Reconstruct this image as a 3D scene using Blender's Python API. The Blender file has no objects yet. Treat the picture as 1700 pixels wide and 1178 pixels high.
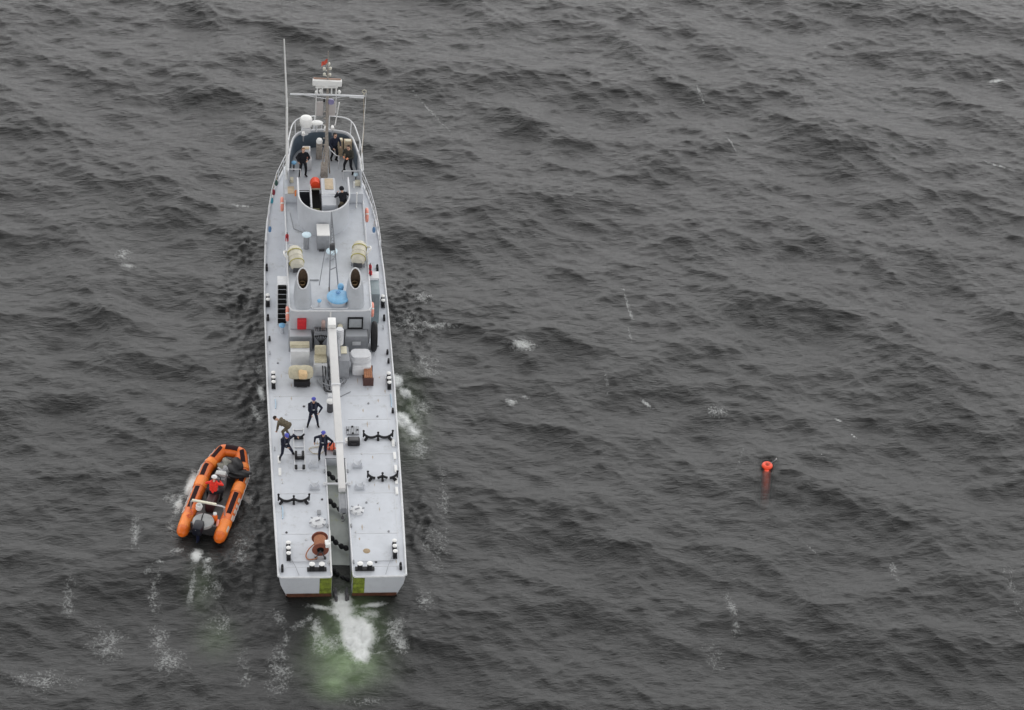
import bpy, bmesh, math, random
import numpy as np
from mathutils import Vector, Matrix, Euler
random.seed(7)
rad = math.radians
scene = bpy.context.scene
C = scene.collection

# ------------------------------------------------------------------ camera
CR = Vector((0.994083, -0.087044, 0.064977)); CU = Vector((0.004142, 0.628140, 0.778090)); CF = Vector((0.108542, 0.773217, -0.624784))
cd = bpy.data.cameras.new('camera'); cam = bpy.data.objects.new('camera', cd); C.objects.link(cam)
m = Matrix.Identity(4)
for i in range(3):
    m[i][0] = CR[i]; m[i][1] = CU[i]; m[i][2] = -CF[i]
m.translation = Vector((-6.620459, -97.182585, 93.027505))
cam.matrix_world = m
cd.sensor_width = 36; cd.lens = 101.312; cd.clip_start = 1; cd.clip_end = 9000
scene.camera = cam

# ------------------------------------------------------------------ light
SUN_EL, SUN_ROT = rad(64), rad(15)
w = bpy.data.worlds.new('World'); scene.world = w; w.use_nodes = True
nt = w.node_tree; nt.nodes.clear()
sky = nt.nodes.new('ShaderNodeTexSky'); sky.sky_type = 'NISHITA'; sky.sun_disc = False
sky.sun_elevation = SUN_EL; sky.sun_rotation = SUN_ROT; sky.air_density = 1.0; sky.dust_density = 4.0; sky.ozone_density = 1.0
hs = nt.nodes.new('ShaderNodeHueSaturation'); hs.inputs['Saturation'].default_value = 0.0
bg = nt.nodes.new('ShaderNodeBackground'); bg.inputs['Strength'].default_value = 0.10
ow = nt.nodes.new('ShaderNodeOutputWorld')
# the cloud deck is brighter low down, as in Nishita haze, and greyer overhead
tcw = nt.nodes.new('ShaderNodeTexCoord'); sxyz = nt.nodes.new('ShaderNodeSeparateXYZ'); mr = nt.nodes.new('ShaderNodeMapRange')
mr.inputs['From Min'].default_value = 0.36; mr.inputs['From Max'].default_value = 0.80; mr.inputs['To Min'].default_value = 6.2; mr.inputs['To Max'].default_value = 0.45
nt.links.new(tcw.outputs['Generated'], sxyz.inputs[0]); nt.links.new(sxyz.outputs['Z'], mr.inputs['Value']); nt.links.new(mr.outputs[0], hs.inputs['Value'])
nt.links.new(sky.outputs[0], hs.inputs['Color']); nt.links.new(hs.outputs[0], bg.inputs['Color']); nt.links.new(bg.outputs[0], ow.inputs[0])
sl = bpy.data.lights.new('sun', 'SUN'); sl.energy = 0.55; sl.angle = rad(65); sl.color = (1.0, 0.985, 0.975)
sun = bpy.data.objects.new('sun', sl); C.objects.link(sun)
# Nishita: rotation 0 = +Y, positive turns towards +X
sd = Vector((math.sin(SUN_ROT) * math.cos(SUN_EL), math.cos(SUN_ROT) * math.cos(SUN_EL), math.sin(SUN_EL)))
sun.rotation_euler = (-sd).to_track_quat('-Z', 'Y').to_euler()
scene.view_settings.view_transform = 'Standard'; scene.view_settings.look = 'None'
scene.view_settings.exposure = -0.28; scene.view_settings.gamma = 1.0

# ------------------------------------------------------------------ materials
MATS = {}
def mat(name, col, rough=0.6, metal=0.0, var=0.12, scale=3.0, grime=None, bump=0.0):
    if name in MATS: return MATS[name]
    m = bpy.data.materials.new(name); m.use_nodes = True; MATS[name] = m
    n = m.node_tree.nodes; l = m.node_tree.links; b = n['Principled BSDF']
    b.inputs['Roughness'].default_value = rough; b.inputs['Metallic'].default_value = metal
    tc = n.new('ShaderNodeTexCoord'); no = n.new('ShaderNodeTexNoise')
    no.inputs['Scale'].default_value = scale; no.inputs['Detail'].default_value = 8; no.inputs['Roughness'].default_value = 0.65
    l.new(tc.outputs['Object'], no.inputs['Vector'])
    cr = n.new('ShaderNodeValToRGB')
    a = [max(0, c * (1 - var)) for c in col]; z = [min(1, c * (1 + var)) for c in col]
    cr.color_ramp.elements[0].position = 0.3; cr.color_ramp.elements[1].position = 0.7
    cr.color_ramp.elements[0].color = (*a, 1); cr.color_ramp.elements[1].color = (*z, 1)
    l.new(no.outputs['Fac'], cr.inputs['Fac'])
    out = cr.outputs['Color']
    if grime:
        n2 = n.new('ShaderNodeTexNoise'); n2.inputs['Scale'].default_value = grime[1]; n2.inputs['Detail'].default_value = 10
        n2.inputs['Roughness'].default_value = 0.75
        l.new(tc.outputs['Object'], n2.inputs['Vector'])
        r2 = n.new('ShaderNodeValToRGB'); r2.color_ramp.elements[0].position = 0.56; r2.color_ramp.elements[1].position = 0.74
        r2.color_ramp.elements[0].color = (0, 0, 0, 1); r2.color_ramp.elements[1].color = (grime[2],) * 3 + (1,)
        l.new(n2.outputs['Fac'], r2.inputs['Fac'])
        mx = n.new('ShaderNodeMix'); mx.data_type = 'RGBA'; mx.inputs['B'].default_value = (*grime[0], 1)
        l.new(r2.outputs['Color'], mx.inputs['Factor']); l.new(out, mx.inputs['A']); out = mx.outputs['Result']
    l.new(out, b.inputs['Base Color'])
    if max(col) < 0.05: b.inputs['Specular IOR Level'].default_value = 0.25
    if bump:
        bp = n.new('ShaderNodeBump'); bp.inputs['Strength'].default_value = 0.6; bp.inputs['Distance'].default_value = bump
        l.new(no.outputs['Fac'], bp.inputs['Height']); l.new(bp.outputs['Normal'], b.inputs['Normal'])
    return m
RUST = (0.20, 0.11, 0.06)
GREY = mat('grey ship paint', (0.49, 0.51, 0.545), 0.5, 0, 0.06, 2.0, ((0.33, 0.33, 0.33), 5.0, 0.35))
DECK = mat('deck paint', (0.56, 0.585, 0.63), 0.65, 0, 0.07, 1.3, ((0.34, 0.345, 0.34), 1.6, 0.9), 0.002)
ROOF = mat('upper deck paint', (0.52, 0.545, 0.585), 0.65, 0, 0.08, 1.7, ((0.33, 0.33, 0.32), 2.4, 0.7), 0.002)
BOOMM = mat('boom paint', (0.62, 0.615, 0.61), 0.5, 0, 0.05, 3.0, ((0.42, 0.38, 0.33), 3.0, 0.5))
FUNM = mat('funnel paint', (0.37, 0.39, 0.42), 0.55, 0, 0.10, 3.0, ((0.2, 0.19, 0.18), 3.0, 0.5))
WHITE = mat('white paint', (0.75, 0.75, 0.74), 0.45, 0, 0.05, 6.0, ((0.5, 0.46, 0.4), 9.0, 0.4))
RAIL = mat('rail paint', (0.62, 0.63, 0.65), 0.5, 0, 0.08, 6.0)
DARK = mat('black rubber', (0.016, 0.016, 0.018), 0.6, 0, 0.3, 8.0)
STEEL = mat('dark steel', (0.07, 0.07, 0.075), 0.5, 0.4, 0.4, 8.0, (RUST, 6.0, 0.5))
MID = mat('mid grey paint', (0.26, 0.27, 0.29), 0.55, 0, 0.12, 4.0, ((0.16, 0.15, 0.14), 6.0, 0.5))
SLATE = mat('slate blue wall paint', (0.085, 0.115, 0.15), 0.5, 0, 0.15, 4.0)
BLUE = mat('light blue paint', (0.20, 0.45, 0.70), 0.45, 0, 0.12, 5.0, ((0.35, 0.5, 0.62), 6.0, 0.5))
RED = mat('red paint', (0.55, 0.02, 0.03), 0.45, 0, 0.2, 8.0)
PINK = mat('faded orange vinyl', (0.85, 0.33, 0.25), 0.55, 0, 0.12, 8.0)
CREAM = mat('cream canvas', (0.50, 0.46, 0.34), 0.8, 0, 0.18, 6.0, ((0.28, 0.24, 0.14), 5.0, 0.6), 0.01)
CREAMW = mat('cream plastic', (0.66, 0.62, 0.48), 0.5, 0, 0.1, 6.0)
BROWN = mat('rusty red drum', (0.20, 0.06, 0.035), 0.6, 0, 0.3, 8.0, ((0.12, 0.03, 0.02), 7.0, 0.6))
HOSE = mat('orange brown hose', (0.40, 0.17, 0.09), 0.7, 0, 0.2, 20.0)
WOOD = mat('orange brown timber', (0.36, 0.15, 0.07), 0.7, 0, 0.3, 7.0, ((0.16, 0.07, 0.035), 6.0, 0.6))
TAN = mat('tan board', (0.50, 0.40, 0.28), 0.7, 0, 0.15, 5.0)
BLACK = mat('black and pit shade', (0.002, 0.002, 0.002), 0.9, 0, 0.2, 4.0)
SOOT = mat('sooty brown metal', (0.085, 0.055, 0.035), 0.7, 0.2, 0.4, 6.0)
RAMP = mat('wet ramp plate', (0.42, 0.45, 0.42), 0.35, 0, 0.15, 2.0, ((0.30, 0.32, 0.08), 1.0, 1.0))
GREENP = mat('weedy green paint', (0.15, 0.19, 0.022), 0.6, 0, 0.75, 3.5, ((0.035, 0.035, 0.012), 3.0, 1.0))
BOOT = mat('red brown boot paint', (0.085, 0.032, 0.018), 0.6, 0, 0.5, 4.0, ((0.10, 0.10, 0.03), 3.0, 0.7))
MASTM = mat('weathered mast', (0.30, 0.27, 0.24), 0.7, 0.1, 0.35, 9.0)
ORANGE = mat('orange tube fabric', (0.74, 0.145, 0.012), 0.42, 0, 0.1, 3.0, ((0.34, 0.09, 0.03), 4.0, 0.75))
ORANGEL = mat('light orange band fabric', (0.86, 0.225, 0.022), 0.5, 0, 0.08, 5.0)
NONSKID = mat('maroon black non skid', (0.022, 0.007, 0.009), 0.9, 0, 0.3, 12.0)
ORED = mat('orange red float', (0.90, 0.085, 0.03), 0.45, 0, 0.1, 6.0)
NAVY = mat('navy plastic', (0.012, 0.015, 0.035), 0.3, 0, 0.2, 6.0)
SILVER = mat('brushed metal', (0.55, 0.55, 0.56), 0.35, 0.7, 0.1, 9.0)
FLOORB = mat('grey boat floor', (0.11, 0.11, 0.11), 0.7, 0, 0.25, 6.0)
GEAR = mat('grey green gear cloth', (0.22, 0.22, 0.19), 0.8, 0, 0.5, 9.0, None, 0.01)

# ------------------------------------------------------------------ mesh helpers
class MB:
    def __init__(s): s.bm = bmesh.new()
    def box(s, c, d, rz=0, bev=0.0, rot=None):
        r = bmesh.ops.create_cube(s.bm, size=1)
        M = Matrix.Translation(c) @ (rot.to_4x4() if rot else Matrix.Rotation(rz, 4, 'Z')) @ Matrix.Diagonal((*d, 1))
        bmesh.ops.transform(s.bm, matrix=M, verts=r['verts'])
        if bev:
            es = list({e for v in r['verts'] for e in v.link_edges})
            bmesh.ops.bevel(s.bm, geom=es, offset=bev, segments=2, affect='EDGES', profile=0.6)
        return s
    def cyl(s, p0, p1, r0, r1=None, n=14, cap=True):
        p0 = Vector(p0); p1 = Vector(p1); r1 = r0 if r1 is None else r1
        d = p1 - p0; L = d.length
        if L < 1e-6: return s
        r = bmesh.ops.create_cone(s.bm, cap_ends=cap, segments=n, radius1=r0, radius2=max(r1, 1e-4), depth=L)
        M = Matrix.Translation((p0 + p1) / 2) @ d.to_track_quat('Z', 'Y').to_matrix().to_4x4()
        bmesh.ops.transform(s.bm, matrix=M, verts=r['verts'])
        return s
    def sph(s, c, r, n=16, rot=None):
        if not hasattr(r, '__len__'): r = (r, r, r)
        q = bmesh.ops.create_uvsphere(s.bm, u_segments=n, v_segments=max(6, n * 2 // 3), radius=1)
        M = Matrix.Translation(c) @ (rot.to_4x4() if rot else Matrix.Identity(4)) @ Matrix.Diagonal((*r, 1))
        bmesh.ops.transform(s.bm, matrix=M, verts=q['verts'])
        return s
    def tube(s, pts, r, n=8, closed=False, cap=True):
        pts = [Vector(p) for p in pts]; N = len(pts)
        rs = r if hasattr(r, '__len__') else [r] * N
        rings = []; up = None
        for i, p in enumerate(pts):
            if closed: t = (pts[(i + 1) % N] - pts[i - 1])
            else: t = pts[min(i + 1, N - 1)] - pts[max(i - 1, 0)]
            t.normalize()
            if up is None: up = Vector((0, 0, 1)) if abs(t.z) < 0.9 else Vector((1, 0, 0))
            a = t.cross(up)
            if a.length < 1e-4: a = t.cross(Vector((0, 1, 0)))
            a.normalize(); b = a.cross(t).normalized(); up = b
            rings.append([s.bm.verts.new(p + (a * math.cos(2 * math.pi * k / n) + b * math.sin(2 * math.pi * k / n)) * rs[i]) for k in range(n)])
        for i in range(N if closed else N - 1):
            A = rings[i]; B = rings[(i + 1) % N]
            for k in range(n): s.bm.faces.new((A[k], A[(k + 1) % n], B[(k + 1) % n], B[k]))
        if cap and not closed:
            s.bm.faces.new(rings[0][::-1]); s.bm.faces.new(rings[-1])
        return s
    def lathe(s, c, prof, n=24, rot=None, capb=True, capt=True):
        c = Vector(c); rings = []
        R = rot or Matrix.Identity(3)
        for (r, z) in prof:
            rings.append([s.bm.verts.new(c + R @ Vector((max(r, 1e-4) * math.cos(2 * math.pi * k / n), max(r, 1e-4) * math.sin(2 * math.pi * k / n), z))) for k in range(n)])
        for A, B in zip(rings, rings[1:]):
            for k in range(n): s.bm.faces.new((A[k], A[(k + 1) % n], B[(k + 1) % n], B[k]))
        if capb: s.bm.faces.new(rings[0][::-1])
        if capt: s.bm.faces.new(rings[-1])
        return s
    def prism(s, poly, z0, z1, zf=None):
        n = len(poly)
        A = [s.bm.verts.new((x, y, z0)) for x, y in poly]
        B = [s.bm.verts.new((x, y, z1 if zf is None else zf(x, y))) for x, y in poly]
        s.bm.faces.new(A[::-1]); s.bm.faces.new(B)
        for k in range(n): s.bm.faces.new((A[k], A[(k + 1) % n], B[(k + 1) % n], B[k]))
        return s
    def quad(s, *p): s.bm.faces.new([s.bm.verts.new(q) for q in p]); return s
    def torus(s, c, R, r, rot=None, n=28, k=10, a0=0, a1=2 * math.pi):
        c = Vector(c); M = rot or Matrix.Identity(3); full = a1 - a0 > 6.28
        N = n if full else n + 1
        pts = [c + M @ Vector((R * math.cos(a0 + (a1 - a0) * i / n), R * math.sin(a0 + (a1 - a0) * i / n), 0)) for i in range(N)]
        return s.tube(pts, r, k, closed=full)
    def xf(s, M):
        bmesh.ops.transform(s.bm, matrix=M, verts=s.bm.verts[:]); return s
    def build(s, name, material, parent=None, smooth=True, label=None):
        bmesh.ops.recalc_face_normals(s.bm, faces=s.bm.faces[:])
        me = bpy.data.meshes.new(name); s.bm.to_mesh(me); s.bm.free()
        me.materials.append(material)
        if smooth:
            me.polygons.foreach_set('use_smooth', [True] * len(me.polygons))
            try: me.set_sharp_from_angle(angle=rad(38))
            except Exception: pass
        o = bpy.data.objects.new(name, me); C.objects.link(o)
        if parent is not None: o.parent = parent
        if label: o['label'] = label
        return o
def tag(o, label, cat, group=None, kind=None):
    if label: o['label'] = label
    if cat: o['category'] = cat
    if group: o['group'] = group
    if kind: o['kind'] = kind
    return o
def empty(name, loc=(0, 0, 0), rz=0):
    o = bpy.data.objects.new(name, None); C.objects.link(o); o.location = loc; o.rotation_euler = (0, 0, rz)
    o.empty_display_size = 0.3
    return o
def copy_tree(o, parent=None):
    c = o.copy(); C.objects.link(c); c.parent = parent
    for ch in list(o.children): copy_tree(ch, c)
    return c
RX90 = Matrix.Rotation(rad(90), 3, 'X'); RY90 = Matrix.Rotation(rad(90), 3, 'Y')

# ------------------------------------------------------------------ water
rng = np.random.default_rng(11)
NT, TL = 1024, 102.4
kx = 2 * np.pi * np.fft.fftfreq(NT, TL / NT); KX, KY = np.meshgrid(kx, kx, indexing='ij')
K = np.sqrt(KX ** 2 + KY ** 2); K[0, 0] = 1
def spectrum(lp, hs, wind, spread, lo, hi=0.22, power=4.0):
    kp = 2 * np.pi / lp; th = math.atan2(wind[1], wind[0])
    cosd = (KX * math.cos(th) + KY * math.sin(th)) / K
    D = np.where(cosd > 0, np.abs(cosd) ** spread, 0.0) + 0.03
    E = K ** (-power) * np.exp(-1.1 * (kp / K) ** 2) * D * np.exp(-(K * hi / (2 * np.pi)) ** 4)
    E[K < 2 * np.pi / lo] = 0; E[0, 0] = 0
    h = (rng.normal(size=(NT, NT)) + 1j * rng.normal(size=(NT, NT))) * np.sqrt(E)
    s = np.real(np.fft.ifft2(h)).std()
    return h * (hs / 4 / s)
hk = spectrum(9.0, 0.50, (-0.55, -0.83), 1.3, 60, 0.3, 4.8) + spectrum(2.6, 0.088, (-0.3, -0.95), 0.8, 8, 0.14, 3.7)
rng = np.random.default_rng(5)
HC = np.real(np.fft.ifft2(spectrum(0.95, 0.20, (-0.5, 0.2), 0.4, 2.2, 0.2, 3.2)))
Hm = np.real(np.fft.ifft2(hk))
CH = 1.05
DX = -CH * np.real(np.fft.ifft2(-1j * KX / K * hk)); DY = -CH * np.real(np.fft.ifft2(-1j * KY / K * hk))
def grad(a, ax): return (np.roll(a, -1, ax) - np.roll(a, 1, ax)) / (2 * TL / NT)
JAC = (1 + grad(DX, 0)) * (1 + grad(DY, 1)) - grad(DX, 1) * grad(DY, 0)
def samp(A, x, y):
    u = np.mod(x / TL * NT, NT); v = np.mod(y / TL * NT, NT)
    i = np.floor(u).astype(int) % NT; j = np.floor(v).astype(int) % NT; a = u - np.floor(u); b = v - np.floor(v)
    i1 = (i + 1) % NT; j1 = (j + 1) % NT
    return A[i, j] * (1 - a) * (1 - b) + A[i1, j] * a * (1 - b) + A[i, j1] * (1 - a) * b + A[i1, j1] * a * b
def axis(lo, hi, step, far):
    a = list(np.arange(lo, hi, step)); s = step; x = a[-1]; R = []
    while x < far: s *= 1.09; x += s; R.append(x)
    s = step; x = a[0]; L = []
    while x > -far: s *= 1.09; x -= s; L.append(x)
    return np.array(L[::-1] + a + R)
gx = axis(-21, 48, 0.1, 4000); gy = axis(-11, 58, 0.1, 4000)
X, Y = np.meshgrid(gx, gy, indexing='ij')
far = np.clip((np.maximum(np.abs(X - 13), np.abs(Y - 23)) - 60) / 160, 0, 1)
def sst(a, b, x): t = np.clip((x - a) / (b - a), 0, 1); return t * t * (3 - 2 * t)
def blob(x, y, cx, cy, rx, ry, ang=0.0):
    a = rad(ang); dx = x - cx; dy = y - cy; u = dx * math.cos(a) + dy * math.sin(a); v = -dx * math.sin(a) + dy * math.cos(a)
    return np.exp(-((u / rx) ** 2 + (v / ry) ** 2))
def damp_field(x, y):
    # the hulls flatten the sea they sit in
    hull = sst(2.2, -0.4, np.maximum(np.abs(x) - 3.0, np.maximum(-y - 1.0, y - 34)))
    a = rad(-13); dx = x + 6.25; dy = y - 3.9; bx = dx * math.cos(a) + dy * math.sin(a); by = -dx * math.sin(a) + dy * math.cos(a)
    rb = sst(1.2, -0.2, np.maximum(np.abs(bx) - 1.2, np.maximum(-by - 0.3, by - 6.5)))
    return 1 - 0.8 * hull, 1 - 0.85 * rb
def ship_waves(x, y):
    z = np.zeros_like(x)
    for side in (-1, 1):
        d = side * x - 3.05
        # short oblique wavelets shed from the bow and the shoulders
        for y0, amp, lam in ((30.5, 0.09, 1.7), (24.5, 0.07, 1.1), (13.0, 0.05, 1.3), (5.5, 0.06, 1.0)):
            s = (y0 - y) * 0.34 - d
            env = np.exp(-(s / 1.3) ** 2) * sst(-0.5, 0.6, d) * np.exp(-np.clip(d, 0, 99) / 1.7) * sst(-2, 1, y0 - y) * (0.55 + 0.6 * np.sin(y * 1.3 + side * 1.7 + np.sin(x * 1.9)) * np.sin(y * 0.71 + side * 2.3))
            z += amp * env * np.sin(2 * np.pi * s / lam + y * 0.6)
    # turbulent mound astern
    r = blob(x, y, 0.4, -2.0, 1.2, 1.8)
    z += 0.14 * r * (0.6 + 0.4 * np.sin(x * 7 + 2 * np.sin(y * 5)) * np.sin(y * 6.3 + x * 3))
    # wavelets from the rubber boat
    a = rad(-13); dx = x + 6.25; dy = y - 3.9; bx = dx * math.cos(a) + dy * math.sin(a); by = -dx * math.sin(a) + dy * math.cos(a)
    d = np.abs(bx) - 1.15; s = (5.2 - by) * 0.4 - d
    z += 0.06 * np.exp(-(s / 0.6) ** 2) * sst(-0.2, 0.3, d) * np.exp(-np.clip(d, 0, 9) / 1.2) * np.sin(s * 7)
    return z
d1, d2 = damp_field(X, Y); dm = d1 * d2 * (1 - far)
chop = np.zeros_like(X)
for a in ((4.3, 22.5, 1.2, 3.6, -8), (5.0, 19.5, 1.0, 2.0, 0), (-4.2, 22.0, 1.0, 4.5, 5), (-4.0, 14.5, 0.8, 3.5, 0), (-4.0, 5.5, 0.8, 4.5, 0), (3.9, 5.0, 0.7, 2.0, 0), (3.9, 13.5, 0.9, 3.0, 0), (0.5, -3.0, 2.6, 2.2, 0), (-4.0, 27.0, 0.9, 1.6, 0), (-5.5, 1.0, 1.6, 2.4, 0)):
    chop = np.maximum(chop, blob(X, Y, *a))
Zs = samp(Hm, X, Y) * dm + ship_waves(X, Y) + samp(HC, X, Y) * chop
PX = X + samp(DX, X, Y) * dm; PY = Y + samp(DY, X, Y) * dm
def water_z(x, y):
    # height of the displaced surface near (x, y)
    i = (gx > x - 1.2) & (gx < x + 1.2); j = (gy > y - 1.2) & (gy < y + 1.2)
    d = (PX[np.ix_(i, j)] - x) ** 2 + (PY[np.ix_(i, j)] - y) ** 2
    k = np.argsort(d.ravel())[:6]
    return float(Zs[np.ix_(i, j)].ravel()[k].mean())

# foam (how much of the surface is covered), aerated green water, clear water over the float
foam = np.zeros_like(X)
def addf(cx, cy, rx, ry, amt, ang=0):
    global foam
    foam = np.maximum(foam, amt * blob(PX, PY, cx, cy, rx, ry, ang))
for a in [(0.0, -0.3, 0.5, 0.7, 1.1), (0.0, -0.9, 0.65, 0.6, 1.0), (0.05, -1.35, 0.55, 0.5, 0.85), (0.62, -2.5, 0.80, 1.25, 1.25, 0), (0.35, -1.8, 0.55, 0.6, 1.1), (0.75, -3.6, 0.55, 0.6, 0.95, 20),
          (-1.2, -2.0, 0.45, 1.3, 0.56, 8), (-1.0, -0.6, 0.9, 0.22, 0.72, -12), (1.4, -0.55, 0.9, 0.22, 0.72, 10), (-1.6, -1.3, 0.5, 0.3, 0.55, 40), (-2.0, -1.7, 0.7, 0.3, 0.5, 30), (-2.6, -2.6, 0.25, 0.8, 0.45, -10),
          (2.3, -2.2, 0.6, 1.0, 0.50, -15), (2.6, -3.2, 0.5, 0.7, 0.52), (1.7, -3.5, 0.7, 0.18, 0.45, 20), (-0.7, -2.9, 1.1, 0.9, 0.50), (1.2, -1.2, 0.6, 0.4, 0.6),
          (3.45, 15.9, 0.42, 0.6, 0.95, 10), (3.85, 14.9, 0.3, 0.6, 0.85, 30), (3.6, 12.9, 0.5, 0.85, 0.92, 20), (4.05, 12.0, 0.42, 0.8, 0.78, 15),
          (4.3, 10.6, 0.7, 1.6, 0.45), (4.6, 13.8, 0.8, 1.4, 0.42), (4.9, 17.0, 1.4, 1.6, 0.36), (4.6, 20.6, 1.5, 1.2, 0.42, -20), (5.9, 20.4, 1.2, 0.35, 0.5, -5), (5.2, 22.8, 0.8, 1.2, 0.40, 30),
          (5.2, 7.0, 0.5, 3.5, 0.36), (4.6, 3.5, 0.9, 2.6, 0.36), (3.9, -0.5, 0.8, 1.6, 0.34),
          (-3.45, 14.9, 0.22, 0.9, 0.72, 8), (-3.75, 13.4, 0.3, 0.9, 0.55, 15), (-3.5, 17.0, 0.25, 1.0, 0.42),
          (-4.2, 31.0, 0.8, 0.18, 0.55, -5), (-10.5, 26.6, 0.7, 1.2, 0.42), (-10.2, 25.5, 0.6, 0.3, 0.5),
          (10.1, 18.6, 0.9, 0.5, 0.62, -10), (9.2, 14.3, 0.35, 0.4, 0.58), (9.9, 14.7, 0.5, 0.2, 0.5, -20), (19.6, 13.4, 0.8, 0.6, 0.44), (16.1, 22.3, 0.14, 2.4, 0.42, 4), (15.9, 19.7, 0.12, 1.0, 0.40),
          (-6.95, 8.1, 0.28, 1.2, 0.85, -13), (-7.55, 6.6, 0.35, 0.9, 0.68, -13), (-7.9, 7.2, 0.6, 0.6, 0.45), (-7.9, 5.0, 0.4, 1.0, 0.45, -10), (-4.25, 7.0, 0.28, 0.7, 0.62, 20), (-6.7, 2.9, 0.4, 0.7, 0.80), (-7.6, 3.3, 0.6, 0.35, 0.5, 30), (-6.2, 2.5, 0.3, 0.5, 0.6),
          (-6.0, 1.0, 0.9, 1.3, 0.38), (-5.7, -1.2, 0.9, 1.2, 0.38), (-4.6, 3.2, 0.6, 2.0, 0.36), (-8.6, 0.6, 0.45, 2.6, 0.39), (-8.4, -2.2, 0.7, 2.0, 0.39), (-8.4, 2.5, 0.35, 0.15, 0.6), (-9.0, 2.0, 0.2, 0.3, 0.5),
          (-10.8, -2.5, 1.6, 2.6, 0.34), (-13.5, -5.0, 2.5, 1.6, 0.34), (-3.1, -4.6, 1.0, 2.2, 0.38), (-2.9, -1.2, 0.5, 0.9, 0.42, 25), (-6.2, 2.0, 0.35, 1.4, 0.5, -5), (-6.9, 1.0, 0.25, 2.2, 0.44, -8), (-9.6, 4.5, 0.4, 2.4, 0.36), (-7.8, -4.0, 1.2, 1.6, 0.40), (-4.6, -4.5, 0.6, 2.0, 0.36), (0.8, -6.4, 1.6, 0.5, 0.34), (-12.6, 0.5, 0.6, 2.0, 0.36),
          (16.1, 14.2, 0.5, 0.13, 0.62, -50), (25.8, 12.7, 0.32, 0.12, 0.72, -30), (26.4, 11.6, 0.35, 0.1, 0.66, -50), (22.8, 3.0, 0.55, 0.08, 0.58, -55), (41.0, 44.0, 0.6, 0.2, 0.66), (39.0, 35.0, 0.9, 0.14, 0.6, -35),
          (22.8, 42.0, 0.14, 1.3, 0.42, 8), (20.2, 9.5, 0.14, 1.4, 0.38, -20), (18.2, -1.5, 0.4, 2.6, 0.37), (26.5, 1.5, 0.3, 1.8, 0.35), (17.0, -4.0, 0.9, 1.5, 0.34), (6.8, 40.5, 0.16, 4.0, 0.40, 24), (14.2, 15.4, 0.16, 2.0, 0.36), (32.0, 0.0, 0.6, 3.0, 0.30), (23.9, 37.0, 0.13, 1.2, 0.42, 15)]:
    addf(*a)
jac = samp(JAC, X, Y)
near = (far <= 0)
foam = np.maximum(foam, np.where(near, 0.75 * sst(0.10, -0.12, jac), 0) * (dm > 0.7))
green = np.maximum.reduce([1.0 * blob(PX, PY, 0.1, -4.1, 1.4, 1.4), 0.75 * blob(PX, PY, -0.9, -3.0, 0.7, 1.2), 0.8 * blob(PX, PY, -0.6, -5.3, 0.8, 0.8), 0.8 * blob(PX, PY, 0.4, -2.0, 1.2, 2.2),
                           0.16 * blob(PX, PY, -6.5, 0.8, 0.6, 1.5), 0.22 * blob(PX, PY, -5.8, -2.2, 0.8, 1.2), 0.25 * blob(PX, PY, 3.9, 13.0, 0.9, 3.0)])
BUOY = (21.5, 8.95)
# the float's submerged body shows where one looks down through the surface beside it
clear = 0.85 * np.exp(-((PX - BUOY[0] - 0.20 * (PY - BUOY[1])) / 0.34) ** 2) * sst(-3.6, 0.3, PY - BUOY[1]) * sst(0.9, 0.2, PY - BUOY[1])

nx, ny = X.shape
me = bpy.data.meshes.new('water')
co = np.stack([PX, PY, Zs], -1).reshape(-1, 3).astype(np.float32)
idx = np.arange(nx * ny).reshape(nx, ny)
f4 = np.stack([idx[:-1, :-1], idx[1:, :-1], idx[1:, 1:], idx[:-1, 1:]], -1).reshape(-1, 4)
me.vertices.add(len(co)); me.vertices.foreach_set('co', co.ravel())
me.loops.add(f4.size); me.loops.foreach_set('vertex_index', f4.ravel().astype(np.int32))
me.polygons.add(len(f4)); me.polygons.foreach_set('loop_start', np.arange(0, f4.size, 4, dtype=np.int32))
me.polygons.foreach_set('use_smooth', np.ones(len(f4), dtype=bool))
me.update(calc_edges=True)
for nm, A in (('foam', foam), ('green', green), ('clear', clear)):
    at = me.attributes.new(nm, 'FLOAT', 'POINT'); at.data.foreach_set('value', A.ravel().astype(np.float32))
water = bpy.data.objects.new('water', me); C.objects.link(water)
tag(water, 'dark grey choppy sea with streaks of white foam', 'sea', kind='structure')

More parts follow.
